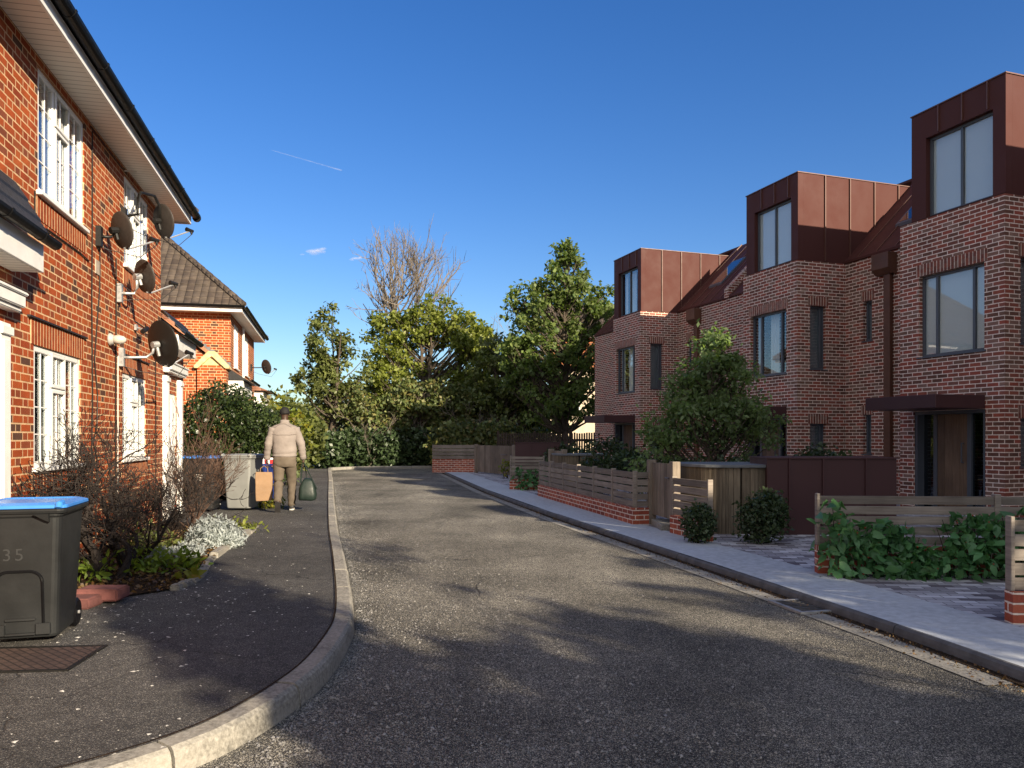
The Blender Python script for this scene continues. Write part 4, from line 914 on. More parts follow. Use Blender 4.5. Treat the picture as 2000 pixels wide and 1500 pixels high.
# ------------------------------------------------------------------ bins
def rrect(w_, d_, r, z, cx=0, cy=0, n=5):
    out = []
    for sx, sy, a0 in ((1, 1, 0), (-1, 1, 90), (-1, -1, 180), (1, -1, 270)):
        for k in range(n):
            a = R(a0+90*k/(n-1)); out.append((cx+sx*(w_/2-r)+r*math.cos(a), cy+sy*(d_/2-r)+r*math.sin(a), z))
    return out
def wheelie(label, loc, rz, w_, h, bodymat, lidmat, arch=False, text=None, logo=False):
    t = thing('wheelie_bin', label, 'wheelie bin', loc, rz, None); d_ = w_*1.12; S = h/1.05
    mb = MB(); zs = [(.04, .78, .72), (.06, .80, .745), (.3*h, .84, .82), (.62*h, .89, .90), (.90*h, .93, .965), (.905*h, .96, .99), (.935*h, .97, 1.0)]
    mb.loft([rrect(w_*a, d_*b, .045, z) for z, a, b in zs]); mb.build('body', bodymat, t, smooth=False, bevel=.004)
    mb = MB(); mb.loft([rrect(w_*1.04, d_*1.03, .05, .925*h), rrect(w_*1.06, d_*1.05, .05, .945*h), rrect(w_*1.06, d_*1.05, .05, .957*h), rrect(w_*1.0, d_*1.0, .05, .96*h)]); mb.build('rim', bodymat, t, bevel=.003)
    mb = MB(); mb.loft([rrect(w_*1.07, d_*1.06, .06, .962*h), rrect(w_*1.06, d_*1.05, .06, .985*h), rrect(w_*.90, d_*.90, .06, 1.0*h), rrect(w_*.86, d_*.86, .05, 1.002*h), rrect(w_*.80, d_*.80, .05, .992*h)])
    for s in (-1, 1): mb.tube([(s*w_*.46, -d_*.42, .998*h), (s*w_*.46, -d_*.53, .99*h), (s*w_*.46, -d_*.55, .965*h)], .022, 8)
    lid = mb.build('lid', lidmat, t, bevel=.003)
    mb = MB(); mb.tube([(-w_*.42, d_*.56, .95*h), (w_*.42, d_*.56, .95*h)], .018, 8); mb.box(-w_*.42, -w_*.36, d_*.48, d_*.57, .92*h, .96*h); mb.box(w_*.36, w_*.42, d_*.48, d_*.57, .92*h, .96*h); mb.build('handle', bodymat, t)
    for s in (-1, 1):
        mb = MB(); mb.lathe([(.001, -.025), (.05, -.027), (.085, -.025), (.10, -.012), (.10, .012), (.085, .025), (.05, .027), (.001, .025)], (s*w_*.37, d_*.42, .10), (1, 0, 0), 20); mb.build('wheel', M['black'], t, smooth=False)
    MB().tube([(-w_*.44, d_*.40, .10), (w_*.44, d_*.40, .10)], .012, 8).build('axle', M['galv'], t)
    # front face is tilted: depth at height z
    def fy(z):
        for (z0, a0, b0), (z1, a1, b1) in zip(zs, zs[1:]):
            if z <= z1: return -d_/2*(b0+(b1-b0)*(z-z0)/(z1-z0))
        return -d_/2
    if arch:
        A = w_*.25; z0, z1 = .10*h, .52*h; pts = [(-A, z0)]+[(-A+.07-.07*math.cos(R(q)), z1-.07+.07*math.sin(R(q))) for q in range(0, 91, 15)]+[(A-.07+.07*math.sin(R(q)), z1-.07+.07*math.cos(R(q))) for q in range(0, 91, 15)]+[(A, z0)]
        mb = MB(); mb.tube([(x, fy(z)-.001, z) for x, z in pts], .010, 6); mb.build('arch_moulding', M['black'], t)
        mb = MB(); mb.box(-w_*.30, -w_*.16, fy(.1*h)-.025, fy(.12*h)+.02, .07*h, .15*h); mb.box(w_*.17, w_*.33, fy(.1*h)-.025, fy(.12*h)+.02, .07*h, .15*h); mb.box(-w_*.16, w_*.17, fy(.09*h)-.03, fy(.09*h)+.01, .07*h, .085*h); mb.box(-w_*.16, w_*.17, fy(.17*h)-.018, fy(.17*h)+.01, .17*h, .19*h); mb.build('foot_recess', bodymat, t, bevel=.004)
        for s in (-.33, .27):
            mb = MB(); mb.prism([(s*w_-.045, .925*h), (s*w_+.045, .925*h), (s*w_+.045, .87*h), (s*w_+.02, .88*h)], lambda x, z: (x, fy(z)-.012, z), lambda x, z: (x, fy(z)-.04, z)); mb.build('lid_clip', bodymat, t)
    if text:
        cu = bpy.data.curves.new('number', 'FONT'); cu.body = text; cu.size = .11; cu.extrude = .001; cu.space_character = 1.25
        to = bpy.data.objects.new('tmp', cu); COL.objects.link(to); bpy.context.view_layer.update()
        me = bpy.data.meshes.new_from_object(to.evaluated_get(bpy.context.evaluated_depsgraph_get())); bpy.data.objects.remove(to)
        no = bpy.data.objects.new('number', me); COL.objects.link(no); me.materials.clear(); me.materials.append(simple('faded_number', (.0235, .0245, .026), .7, .2) if arch else simple('worn_number', (.30, .30, .29), .7, .2))
        no.parent = t; z = (.60 if arch else .72)*h; no.location = (-w_*.17, fy(z)-.004, z); no.rotation_euler = (R(90)+math.atan2(.05*d_*.5, .3*h), 0, 0)
    if logo:
        mb = MB(); c = .62*h
        for k in range(3):
            hw = .075*math.cos((k-1)*.7); zz_ = c+(k-1)*.045
            mb.tube([(-hw+2*hw*j/8, fy(zz_)-.004, zz_+.008*math.sin(j*.8)) for j in range(9)], .011, 5)
        mb.build('recycling_mark', M['petal'], t)
    return t
wheelie('charcoal wheelie bin with bright blue lid standing in the near left corner', (-3.22, 5.15, .118), R(16), .53, .915, M['bin_grey'], M['blue'], True, '35')
wheelie('pale grey wheelie bin with grey lid standing by the garden bed', (-5.0, 14.3, .118), R(-5), .56, 1.03, M['bin_pale'], M['bin_pale'], False, '8')
wheelie('dark wheelie bin with blue lid half hidden behind bare twigs', (-5.62, 14.0, .118), R(8), .55, 1.0, M['bin_grey'], M['blue'], False, None, True)
def crate(label, loc, rz, mat, w_=.5, d_=.38, h=.34):
    t = thing('recycling_crate', label, 'crate', loc, rz); mb = MB()
    o, i_ = [rrect(w_*a, d_*a, .03, z) for z, a in ((0, .86), (h, 1.0))], [rrect(w_*a-.03, d_*a-.03, .03, z) for z, a in ((h, 1.0), (.03, .86))]
    mb.loft(o+i_); mb.build('tub', mat, t)
    mb = MB(); mb.loft([rrect(w_+.05, d_+.05, .03, h-.03), rrect(w_+.05, d_+.05, .03, h+.004), rrect(w_-.035, d_-.035, .03, h+.004), rrect(w_-.035, d_-.035, .03, h-.03)]); mb.build('rim', mat, t); return t
crate('pale grey recycling crate at the bottom of the stack by the bush', (-5.2, 15.6, .118), .05, M['bin_pale'], .56, .4, .38)
crate('navy blue recycling crate on top of the pale crate', (-5.2, 15.6, .51), .03, M['navy'], .54, .4, .40)
crate('navy blue recycling crate beside the brown paper bag', (-5.28, 16.2, .118), -.1, M['navy'], .5, .4, .72)
for k, (x, c) in enumerate(((-5.32, (.7, .7, .68)), (-5.12, (.55, .55, .6)))):
    tag(MB().lathe([(.035, 0), (.04, .05), (.04, .18), (.018, .23), (.018, .26)], (x, 15.55, .58+.22), (.1, .2, 1), 10).build('bottle', simple('pale_bottle_%s' % 'ab'[k], c, .3, .05), smooth=True), ['white plastic bottle sticking out of the navy crate, nearer the grey bin', 'grey plastic bottle sticking out of the navy crate, nearer the man'][k], 'bottle')
t = thing('carrier_bag', 'red and white carrier bag on the dark blue crate behind the paper bag', 'bag', (-5.12, 16.05, .845))
mb = MB(); rr_ = np.random.RandomState(3)
mb.loft([[(q[0]+rr_.uniform(-.02, .02), q[1]+rr_.uniform(-.02, .02), q[2]) for q in rrect(.34*a, .22*a, .06, z)] for z, a in ((0, .9), (.06, 1.1), (.13, 1.0), (.19, .6))])
mb.build('bag_body', simple('white_plastic_film', (.6, .55, .55), .4, .1), t)
for x in (-.12, .0, .11): MB().box(x, x+.05, -.135, -.11, .02, .15).build('red_stripe', simple('red_print', (.5, .03, .03), .5, .1), t)
tag(MB().box(-3.62, -3.28, 5.95, 6.17, .118, .20).build('edging_brick', simple('dark_red_block', (.13, .05, .045), .85, .3, 9, .3), bevel=.012, seg=2), 'lower dark red brick block lying behind the near bin', 'brick')
tag(MB().box(-3.50, -3.16, 6.14, 6.36, .14, .235).build('edging_brick', simple('red_block', (.16, .06, .055), .85, .3, 9, .3), bevel=.012, seg=2), 'upper dark red brick block at the corner of the flower bed', 'brick')
for i, (a, b) in enumerate(zip(edge_pts, edge_pts[1:])):
    a, b = Vector((*a, 0)), Vector((*b, 0)); d = (b-a); L = d.length; d.normalize(); n = Vector((-d.y, d.x, 0)); mp = lambda u, q, z: tuple(a+d*u+n*q+Vector((0, 0, z)))
    o = MB().mbox(mp, .01, L-.015, -.02+rnd.uniform(-.01, .01), .07, .10, .165+rnd.uniform(-.02, .025)).build('edging_stone', M['kerb'], bevel=.012, seg=2)
    tag(o, 'rough concrete edging stone along the flower bed and the pavement', 'edging stone', 'edging stones of the flower bed')

# ------------------------------------------------------------------ foliage
def leaves(P, size, rs, elong=1.5, up=.4, droop=0.0, fancy=False, var=.35):
    """one leaf (folded rhomb, or seven-point leaf when fancy) at each point"""
    n = len(P); nr = rs.normal(size=(n, 3)); nr[:, 2] += up; nr /= np.linalg.norm(nr, axis=1)[:, None]
    t = rs.normal(size=(n, 3)); t[:, 2] -= droop; t -= nr*(t*nr).sum(1)[:, None]; t /= np.linalg.norm(t, axis=1)[:, None]+1e-9
    b = np.cross(nr, t); s = size*(1+var*(rs.rand(n)*2-1)); L = (s*elong)[:, None]; W = (s*.5)[:, None]
    if not fancy:
        fold = W*.35
        V = np.stack([P, P+t*L*.45+b*W+nr*fold, P+t*L, P+t*L*.45-b*W+nr*fold], 1).reshape(-1, 3)
        return V, np.arange(4*n).reshape(-1, 4)
    sag = -nr*L*.12
    V = np.stack([P, P+t*L*.28+b*W*.85+nr*W*.3, P+t*L*.62+b*W*.75+nr*W*.22+sag*.5, P+t*L+sag*1.6, P+t*L*.62-b*W*.75+nr*W*.22+sag*.5, P+t*L*.28-b*W*.85+nr*W*.3, P+t*L*.3+nr*0, P+t*L*.64+sag*.6], 1).reshape(-1, 3)
    i = np.arange(n)[:, None]*8
    F = np.concatenate([i+np.array([[0, 6, 1, 1]])[:, [0, 1, 2, 2]]*0+np.array([[0, 1, 6, 5]]), i+np.array([[1, 2, 7, 6]]), i+np.array([[6, 7, 4, 5]]), i+np.array([[7, 2, 3, 4]])], 0)
    return V, F
def ball(rs, n, c, r, sq=.8, pw=2.4):
    d = rs.normal(size=(n, 3)); d /= np.linalg.norm(d, axis=1)[:, None]
    return np.asarray(c)+d*(r*rs.rand(n)**(1/pw))[:, None]*np.array([1, 1, sq])
def limb(mb, a, b, r0, r1, rs, bow=.12, n=5, sides=5):
    a, b = Vector([float(q) for q in a]), Vector([float(q) for q in b]); L = (b-a).length; pts = []
    off = Vector(rs.normal(size=3))*L*bow*.5+Vector((0, 0, -L*bow))
    for k in range(n+1):
        t = k/n; p = a.lerp(b, t)+off*(4*t*(1-t))*.5; pts.append(p+Vector(rs.normal(size=3))*L*.012*(0 < k < n))
    mb.tube(pts, [r0+(r1-r0)*k/n for k in range(n+1)], sides); return pts
def tree(name, label, cat, base, trunk_h, trunk_r, env, nclump, cr, per, lsize, lmat, bmat='bark', seed=1, group=None, lean=(0, 0), sq=.8, up=.4, droop=0.0, elong=1.5, parts=('trunk', 'crown'), fancy=False, stray=.06, stems=1):
    """trunk + limbs to every leaf clump, crown of leaf-sized faces. env: ellipsoids (dx,dy,z,rx,ry,rz,weight) round the base"""
    rs = np.random.RandomState(seed); t = thing(name, label, cat, base, 0, group)
    wts = np.array([e[6] for e in env], float); wts /= wts.sum(); cl = []
    while len(cl) < nclump:
        e = env[rs.choice(len(env), p=wts)]; d = rs.normal(size=3); d /= np.linalg.norm(d); d *= rs.rand()**(1/2.6)
        cl.append(np.array([e[0]+d[0]*e[3], e[1]+d[1]*e[4], e[2]+d[2]*e[5]]))
    mb = MB(); zt = max(c[2] for c in cl); top = Vector((lean[0], lean[1], max(trunk_h, zt*.82))); tr = []
    for s in range(stems):
        bs = Vector((rs.uniform(-.2, .2), rs.uniform(-.2, .2), 0))*(stems > 1)*trunk_r*8
        tp = top+Vector((rs.normal()*.3, rs.normal()*.3, 0))*(stems > 1)
        pts = [bs.lerp(tp, k/7)+Vector((rs.normal(), rs.normal(), 0))*trunk_r*.5*(k > 0) for k in range(8)]
        mb.tube([bs+Vector((0, 0, -.1))]+pts, [trunk_r*1.5]+[trunk_r*(1.15-.95*k/7) for k in range(8)], 8); tr.append(pts)
    V, F, off = [], [], 0
    for c in cl:
        pts = tr[rs.randint(stems)]; hz = max(trunk_h*.55, c[2]-np.hypot(c[0]-lean[0], c[1]-lean[1])*.9-.2); f = float(min(1, max(.15, hz/top.z))); k = f*7; i = min(6, int(k)); a = pts[i].lerp(pts[i+1], float(k-i))
        lp = limb(mb, a, c, trunk_r*(.55-.4*f), trunk_r*.06+.004, rs)
        for q in range(3):
            dv = rs.normal(size=3); dv /= np.linalg.norm(dv); limb(mb, lp[3+q % 3], tuple(c+dv*cr*.9*np.array([1, 1, sq])), trunk_r*.05+.004, .003, rs, .1, 2, 3)
        r = cr*rs.uniform(.65, 1.25); P = ball(rs, int(per*rs.uniform(.6, 1.35)), c, r, sq)
        v, f_ = leaves(P, lsize, rs, elong, up, droop, fancy); V.append(v); F.append(f_+off); off += len(v)
    ns = int(nclump*per*stray)
    if ns:
        P = np.array([cl[rs.randint(len(cl))]+rs.normal(size=3)*cr*.7 for _ in range(ns)]); v, f_ = leaves(P, lsize, rs, elong, up, droop, fancy); V.append(v); F.append(f_+off)
    mb.build(parts[0], M[bmat], t, fix=False, uv=False)
    mesh_np(parts[1], np.concatenate(V), np.concatenate(F), M[lmat], t)
    return t
def bush(name, label, cat, base, env, n, lsize, lmat, seed=1, group=None, shell=.55, nst=14, bmat='twig_dark', lump=.16, up=.4, fancy=False, elong=1.4, sr=.012):
    """dense shrub: leaves in a thick outer shell of lumpy ellipsoids, stems inside"""
    rs = np.random.RandomState(seed); t = thing(name, label, cat, base, 0, group); V = []; wts = np.array([e[3]*e[4]+e[3]*e[5] for e in env]); wts = wts/wts.sum(); P = []
    for e, wv in zip(env, wts):
        m = int(n*wv); d = rs.normal(size=(m, 3)); d /= np.linalg.norm(d, axis=1)[:, None]
        l = 1+lump*np.sin(d[:, 0]*7+seed)*np.sin(d[:, 1]*6+1.3*seed)+lump*.6*np.sin(d[:, 2]*11+d[:, 0]*13)
        rad = (shell+(1-shell)*rs.rand(m)**.7)*l; p = np.array(e[:3])+d*rad[:, None]*np.array(e[3:6]); P.append(p[p[:, 2] > .02])
    P = np.concatenate(P); v, f = leaves(P, lsize, rs, elong, up, 0, fancy); mb = MB()
    for k in range(nst):
        e = env[k % len(env)]; d = rs.normal(size=3); d /= np.linalg.norm(d); d[2] = abs(d[2])*.7
        limb(mb, (e[0]*.6+rs.normal()*.05, e[1]*.6+rs.normal()*.05, -.05), tuple(np.array(e[:3])+d*np.array(e[3:6])*.8), sr, sr*.3, rs, .08, 4, 4)
    mb.build('stem', M[bmat], t, fix=False, uv=False); mesh_np('foliage', v, f, M[lmat], t); return t
def twiggy(name, label, cat, base, mat, n0, depth, L0, r0, spread, seed, up=.35, shrink=.72, nb=(2, 3), budtips=None, group=None, parts=True, wig=.22, bias=(0, 0), rmin=.0032):
    rs = np.random.RandomState(seed); t = thing(name, label, cat, base, 0, group); mb0, mb1 = MB(), MB(); tips = []
    def rec(p, d, L, r, k):
        n = 3; pts = [p]; q = p.copy(); dd = d.copy()
        for i in range(n):
            dd = (dd+Vector(rs.normal(size=3))*wig+Vector((0, 0, up*.12))).normalized(); q = q+dd*L/n; pts.append(q.copy())
        r1 = max(rmin, r*.68); (mb0 if k >= depth-1 else mb1).tube(pts, [r+(r1-r)*i/n for i in range(n+1)], 6 if k >= depth-1 else (4 if k > 1 else 3), cap=False)
        if k == 0: tips.append(q); return
        for j in range(rs.randint(nb[0], nb[1]+1)):
            a = Vector(rs.normal(size=3)); nd = (dd+a*spread+Vector((0, 0, up*.3))).normalized(); f = rs.uniform(.45, 1) if j else 1
            rec(pts[0].lerp(q, f) if f < 1 else q, nd, L*shrink*rs.uniform(.75, 1.2), r1*(.9 if j == 0 else .72), k-1)
    for s in range(n0):
        a = rs.uniform(0, 2*math.pi); dv = Vector((math.cos(a)*spread*1.1+bias[0], math.sin(a)*spread*1.1+bias[1], 1)).normalized()
        rec(Vector((math.cos(a)*r0*1.5, math.sin(a)*r0*1.5, -.03)), dv, L0*rs.uniform(.8, 1.2), r0, depth)
    mb0.build('trunk' if cat == 'tree' else 'main_stem', M[mat], t, fix=False, uv=False); mb1.build('branches' if cat == 'tree' else 'twigs', M[mat], t, fix=False, uv=False)
    return t, tips
def rosette(name, label, cat, base, n, size, lmat, seed, spread=.25, h=.12, group=None, elong=2.2):
    rs = np.random.RandomState(seed); P = np.stack([rs.normal(size=n)*spread*.55, rs.normal(size=n)*spread*.55, np.abs(rs.normal(size=n))*h*.6+.01], 1)
    v, f = leaves(P, size, rs, elong, .9, -.5, True); o = mesh_np(name, v, f, M[lmat]); o.location = base; return tag(o, label, cat, group)

# --- background row
tree('poplar_tree', 'leaning leafy tree at the left end of the tree row, open against the sky', 'tree', (-8.9, 38, 0), 2.6, .13, [(-.4, 0, 6.4, 1.0, .9, 1.7, 1.2), (-.5, 0, 4.2, 1.3, 1.1, 1.6, 1.3), (.4, .3, 3.2, 1.2, 1, 1.2, .7), (.9, .3, 5.2, .9, .8, 1.5, .7)], 95, .34, 66, .135, 'leaf_poplar', 'bark', 11, 'trees beyond the end of the road', stems=3, sq=1.0, droop=.4)
tree('ivy_tree', 'broad yellow green ivy covered tree in the middle of the tree row', 'tree', (-4.6, 41, 0), 2.6, .17, [(-1.9, 0, 6.6, 1.3, 1.2, 1.6, 1.3), (.2, 0, 7.6, 1.5, 1.1, 1.3, 1.1), (1.8, 0, 6.9, 1.5, 1.3, 1.4, 1.3), (2.9, .2, 6.2, .9, 1.0, 1.6, .8), (-1.7, -.4, 4.6, 1.5, 1.0, 1.5, 1.2), (2.0, -.3, 5.0, 1.1, 1.0, 1.1, .7), (-.2, .4, 5.0, 1.2, .8, 1.2, .5), (-2.6, 0, 3.4, 1.2, 1.0, 1.2, .7), (2.6, .2, 4.0, 1.3, 1.0, 1.0, .6)], 210, .46, 85, .135, 'leaf_ivy', 'bark', 12, 'trees beyond the end of the road', stems=6, droop=.9, elong=1.7, stray=.05, sq=1.0)
def winter_tree(label, base, h, tr, z0, half, seed, n=60, mat='bark_pale'):
    rs = np.random.RandomState(seed); t = thing('bare_tree', label, 'tree', base, 0, 'trees beyond the end of the road'); a, b = MB(), MB()
    tp = [Vector((rs.normal()*.08*k, rs.normal()*.08*k, h*.93*k/9)) for k in range(10)]; a.tube(tp, [tr*(1-.9*k/9) for k in range(10)], 7)
    def spray(p, d, L, r, lev):
        pts = [p]; q = p.copy(); dd = d.copy()
        for i in range(4):
            dd = (dd+Vector(rs.normal(size=3))*.13+Vector((0, 0, .12))).normalized(); q = q+dd*L/4; pts.append(q.copy())
        (a if lev == 2 else b).tube(pts, [max(.006, r*(1-.75*k/4)) for k in range(5)], 4 if lev == 2 else 3, cap=False)
        if lev == 0: return
        for k in range(7 if lev == 2 else 4):
            f = rs.uniform(.25, 1.0)*4; i = min(3, int(f)); s0 = pts[i].lerp(pts[i+1], f-i); side = Vector(rs.normal(size=3)); nd = (dd*.9+side*.55+Vector((0, 0, .25))).normalized(); spray(s0, nd, L*rs.uniform(.28, .5), r*.5, lev-1)
    for k in range(n):
        f = (k+.5)/n; z = z0+(h*.93-z0)*f**.9; g_ = z/(h*.93)*9; i = min(8, int(g_)); p = tp[i].lerp(tp[i+1], g_-i); an = k*2.4+rs.normal()*.3; e = .55+.75*f+rs.normal()*.08
        L = half*(1.15-.85*f)*rs.uniform(.75, 1.1)+.4; spray(p, Vector((math.cos(an)*math.cos(e), math.sin(an)*math.cos(e), math.sin(e))), L, tr*(.42-.3*f)+.008, 2)
    a.build('trunk', M[mat], t, fix=False, uv=False); b.build('branches', M[mat], t, fix=False, uv=False); return t
winter_tree('tall bare grey branched tree rising behind the ivy covered tree', (-6.1, 45, 0), 12.7, .18, 6.0, 4.3, 5, 46)
twiggy('bare_tree', 'small bare tree between the ivy covered tree and the tall green tree', 'tree', (-1.3, 43, 0), 'bark_pale', 4, 5, 2.6, .08, .42, 8, up=.5, shrink=.76, group='trees beyond the end of the road', wig=.14, rmin=.009)
tree('tall_tree', 'tallest green tree beside the farthest terrace house, sunlit at its top', 'tree', (2.35, 34, 0), 3.0, .15, [(0, 0, 8.2, 1.3, 1.0, 1.5, 1.2), (.15, 0, 9.5, .5, .45, .7, .35), (-1.2, 0, 6.9, 1.4, 1.2, 1.5, 1.2), (1.2, .2, 6.0, 1.2, 1.1, 1.6, 1.1), (0, 0, 4.6, 2.0, 1.4, 1.6, 1.6), (0, 0, 3.0, 2.2, 1.5, 1.0, 1.3), (-2.0, .2, 5.0, 1.1, 1.0, 1.3, .9), (1.7, .2, 7.2, .8, .8, 1.0, .5)], 285, .36, 62, .13, 'leaf_tall', 'bark', 13, 'trees beyond the end of the road', droop=.4, sq=.9, up=.6)
tree('evergreen_tree', 'dark evergreen tree filling the gap right of the ivy covered tree', 'tree', (-.4, 38.5, 0), 2.0, .14, [(.2, .2, 5.6, 1.4, 1.0, 1.3, 1.0), (0, 0, 3.9, 1.9, 1.2, 1.7, 1.5), (-1.6, -.5, 2.8, 1.6, 1.1, 1.4, 1), (1.7, -.2, 3.0, 1.6, 1.1, 1.6, 1)], 150, .45, 80, .14, 'leaf_poplar', 'bark', 14, 'trees beyond the end of the road', stems=2)
tree('evergreen_tree', 'dense dark shrubby tree directly above the far hedge', 'tree', (-5.0, 37.6, 0), 1.6, .12, [(0, 0, 2.9, 1.9, .9, 1.3, 1.5), (2.0, .2, 3.0, 1.6, 1, 1.5, 1), (-2.2, 0, 2.7, 1.3, .9, 1.1, .8)], 115, .42, 80, .14, 'leaf_dark', 'bark', 15, 'trees beyond the end of the road', stems=3)
twiggy('bare_shrub', 'pale grey bare shrub in front of the dark shrubby tree', 'shrub', (-7.0, 36.9, 0), 'bark_pale', 7, 4, 1.35, .035, .5, 21, up=.5, rmin=.006)
twiggy('bare_shrub', 'pale bare shrub before the dark evergreen tree', 'shrub', (-1.9, 37.0, 0), 'bark_pale', 6, 5, 1.25, .03, .6, 22, up=.35, rmin=.006)
for k, (x, y, z, rx, rz, m, lb) in enumerate((
        (-10.9, 33.5, 1.75, 1.5, 1.8, 'leaf_yellow', 'yellow green sunlit bush behind the walking man'), (-10.2, 35.3, 1.7, 1.1, 1.75, 'leaf_poplar', 'mid green sunlit bush right of the walking man'),
        (-12.8, 34.5, 1.5, 1.0, 1.6, 'leaf_gold', 'golden autumn bush beside the far white bay'), (-14.0, 39, 1.8, 1.6, 1.8, 'leaf_poplar', 'loose green bush rising behind the golden autumn bush'))):
    bush('leafy_bush', lb, 'bush', (x, y, 0), [(0, 0, z, rx, 1.0, rz), (rx*.7, .3, z*.8, rx*.7, .8, rz*.7)], 2600, .17, m, 30+k, 'bushes at the end of the road', .45)
bush('hedge', 'long dark evergreen hedge across the end of the road', 'hedge', (-6.2, 37.0, 0), [(-2.5, 0, .85, 1.3, .75, .98), (-1.2, .0, .95, 1.3, .7, 1.0), (.2, 0, .9, 1.3, .75, 1.0), (1.6, 0, .95, 1.3, .7, 1.05), (2.7, -.2, .8, 1.0, .8, .95)], 9500, .14, 'leaf_hedge', 41, None, .6, 24)
bush('hedge', 'dark low hedge behind the farthest slat fence', 'hedge', (-1.2, 34.5, 0), [(-1.2, 0, 1.0, 1.3, .7, 1.3), (.6, 0, 1.1, 1.4, .7, 1.2), (2.6, .4, .9, 1.4, .7, 1.0)], 5500, .15, 'leaf_dark', 42, None, .5, 16)
# distant mass behind everything
V, F, off = [], [], 0; rs = np.random.RandomState(77)
for k in range(70):
    x = rs.uniform(-34, 22); c = np.array([x, 62+rs.uniform(-4, 8), rs.uniform(1.0, 3.6 if x < -14 else 5.0)])
    v, f = leaves(ball(rs, 150, c, 2.2), .42, rs); V.append(v); F.append(f+off); off += len(v)
o = mesh_np('distant_woodland', np.concatenate(V), np.concatenate(F), M['leaf_dark']); o['kind'] = 'stuff'
# beige house glimpsed through the trees
t = thing('rendered_house', 'pale house with brick upper floor glimpsed behind the tall tree', 'house', (2.6, 52, 0))
mb = MB(); mb.wall(lambda u, d, z: (u, d, z), 0, 6.0, 0, 6.0, [(.6, 2.0, 3.2, 5.0)], .2); mb.build('wall', simple('cream_render', (.55, .45, .34), .9, .15, 3), t)
MB().box(-.02, 6.02, -.03, .19, 6.01, 8.2).build('gable_wall', M['brick_old'], t); MB().box(.4, 5.6, .6, .7, .1, 5.9).build('interior', M['dark_room'], t)
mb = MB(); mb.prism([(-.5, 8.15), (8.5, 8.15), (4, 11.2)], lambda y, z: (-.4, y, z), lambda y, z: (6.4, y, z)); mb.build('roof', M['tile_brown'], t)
casement(t, lambda u, d, z: (u, d, z), .6, 2.0, 3.2, 5.0, 'two', curtain=False)

# --- terrace gardens
tree('garden_tree', 'young leafy green tree in front of the middle terrace house', 'tree', (3.95, 15.3, .05), 1.0, .045, [(0, 0, 2.0, .95, .8, .85, 1.6), (-.05, 0, 2.9, .55, .5, .75, 1.0), (-.65, 0, 1.5, .65, .6, .55, .8), (.75, .1, 1.6, .65, .6, .6, .9), (.45, 0, 2.6, .5, .45, .6, .6), (-1.15, 0, 1.2, .5, .5, .5, .6), (-.5, .1, 2.3, .5, .45, .5, .6)], 150, .25, 68, .055, 'leaf_young', 'bark', 51, None, sq=.75, droop=.5, elong=2.0, stems=2)
for k, (b, e, n, ls, lb) in enumerate((
        ((2.45, 10.05, .07), [(0, 0, .26, .23, .22, .27)], 1500, .035, 'smaller round dark shrub on the drive beside the single fence panel'),
        ((3.28, 10.05, .07), [(0, 0, .32, .34, .3, .36), (.12, .1, .42, .25, .25, .26)], 2600, .038, 'larger round dark shrub on the drive in front of the red metal screen'),
        ((2.75, 17.6, .07), [(0, 0, .62, .62, .5, .55), (-.75, .2, .55, .5, .4, .48), (.8, 0, .55, .55, .45, .5)], 4200, .06, 'spreading dark shrub behind the long slat fence'),
        ((3.3, 14.2, .07), [(0, 0, .55, .6, .4, .5), (.9, 0, .6, .6, .4, .52), (1.8, -.2, .6, .5, .4, .52)], 4200, .05, 'low dark planting beneath the garden tree behind the gate'),
        ((5.0, 12.6, .07), [(0, 0, .75, .45, .35, .52), (.45, .1, .7, .3, .3, .45)], 2400, .05, 'dark shrub showing over the top of the red metal screen'),
        ((2.9, 24.0, .07), [(0, 0, .7, .9, .6, .7), (-1.2, .3, .6, .8, .5, .6)], 2600, .08, 'dark shrub by the door of the farthest terrace house'))):
    bush('garden_shrub', lb, 'shrub', b, e, n, ls, 'leaf_hedge', 60+k, 'shrubs in the terrace gardens', .5, 10, sr=.008)
def climber(label, p0, L, h0, h1, n, size, seed, along=(1, 0), berries=50):
    rs = np.random.RandomState(seed); t = thing('climbing_plant', label, 'plant', p0); ax = np.array([along[0], along[1], 0]); out = np.array([along[1], -along[0], 0]); V, F, off = [], [], 0; mb = MB(); P = []
    ns = max(6, int(L*13))
    for k in range(ns):
        u = L*(k+rs.rand())/ns; top = h0+(h1-h0)*(.35+.4*math.sin(u*4.1+1.0)+.35*math.sin(u*9.3+2))*rs.uniform(.7, 1.1); top = max(h0*.7, min(h1, top)); m = int(n/ns)
        s = rs.rand(m); uu = u+rs.normal(size=m)*.09; zz = top*s**.8+.02; oo = .05+np.abs(rs.normal(size=m))*.07*(1.4-s)
        P.append(ax*uu[:, None]+out*oo[:, None]+np.stack([np.zeros(m), np.zeros(m), zz], 1)); limb(mb, tuple(ax*u+out*.06), tuple(ax*(u+rs.normal()*.08)+out*.05+np.array([0, 0, top])), .006, .003, rs, .06, 4, 4)
    P = np.concatenate(P); v, f = leaves(P, size, rs, 1.55, .3, .5, True, .45); mesh_np('foliage', v, f, M['leaf_climb'], t); mb.build('stem', M['twig_dark'], t, fix=False, uv=False)
    if berries:
        mb = MB()
        for k in range(berries):
            c = P[rs.randint(len(P))]+out*.03+rs.normal(size=3)*.02; mb.lathe([(.001, -.008), (.008, -.003), (.008, .003), (.001, .008)], tuple(c), (0, 0, 1), 6)
        b = mb.build('red_flowers', M['berry'], t, uv=False); b['kind'] = 'stuff'
    return t
climber('lush climbing plant with large leaves and small red flowers on the near slat fence', (3.12, 7.68, .07), 2.15, .36, .76, 1500, .066, 5, (1, -.07), 70)
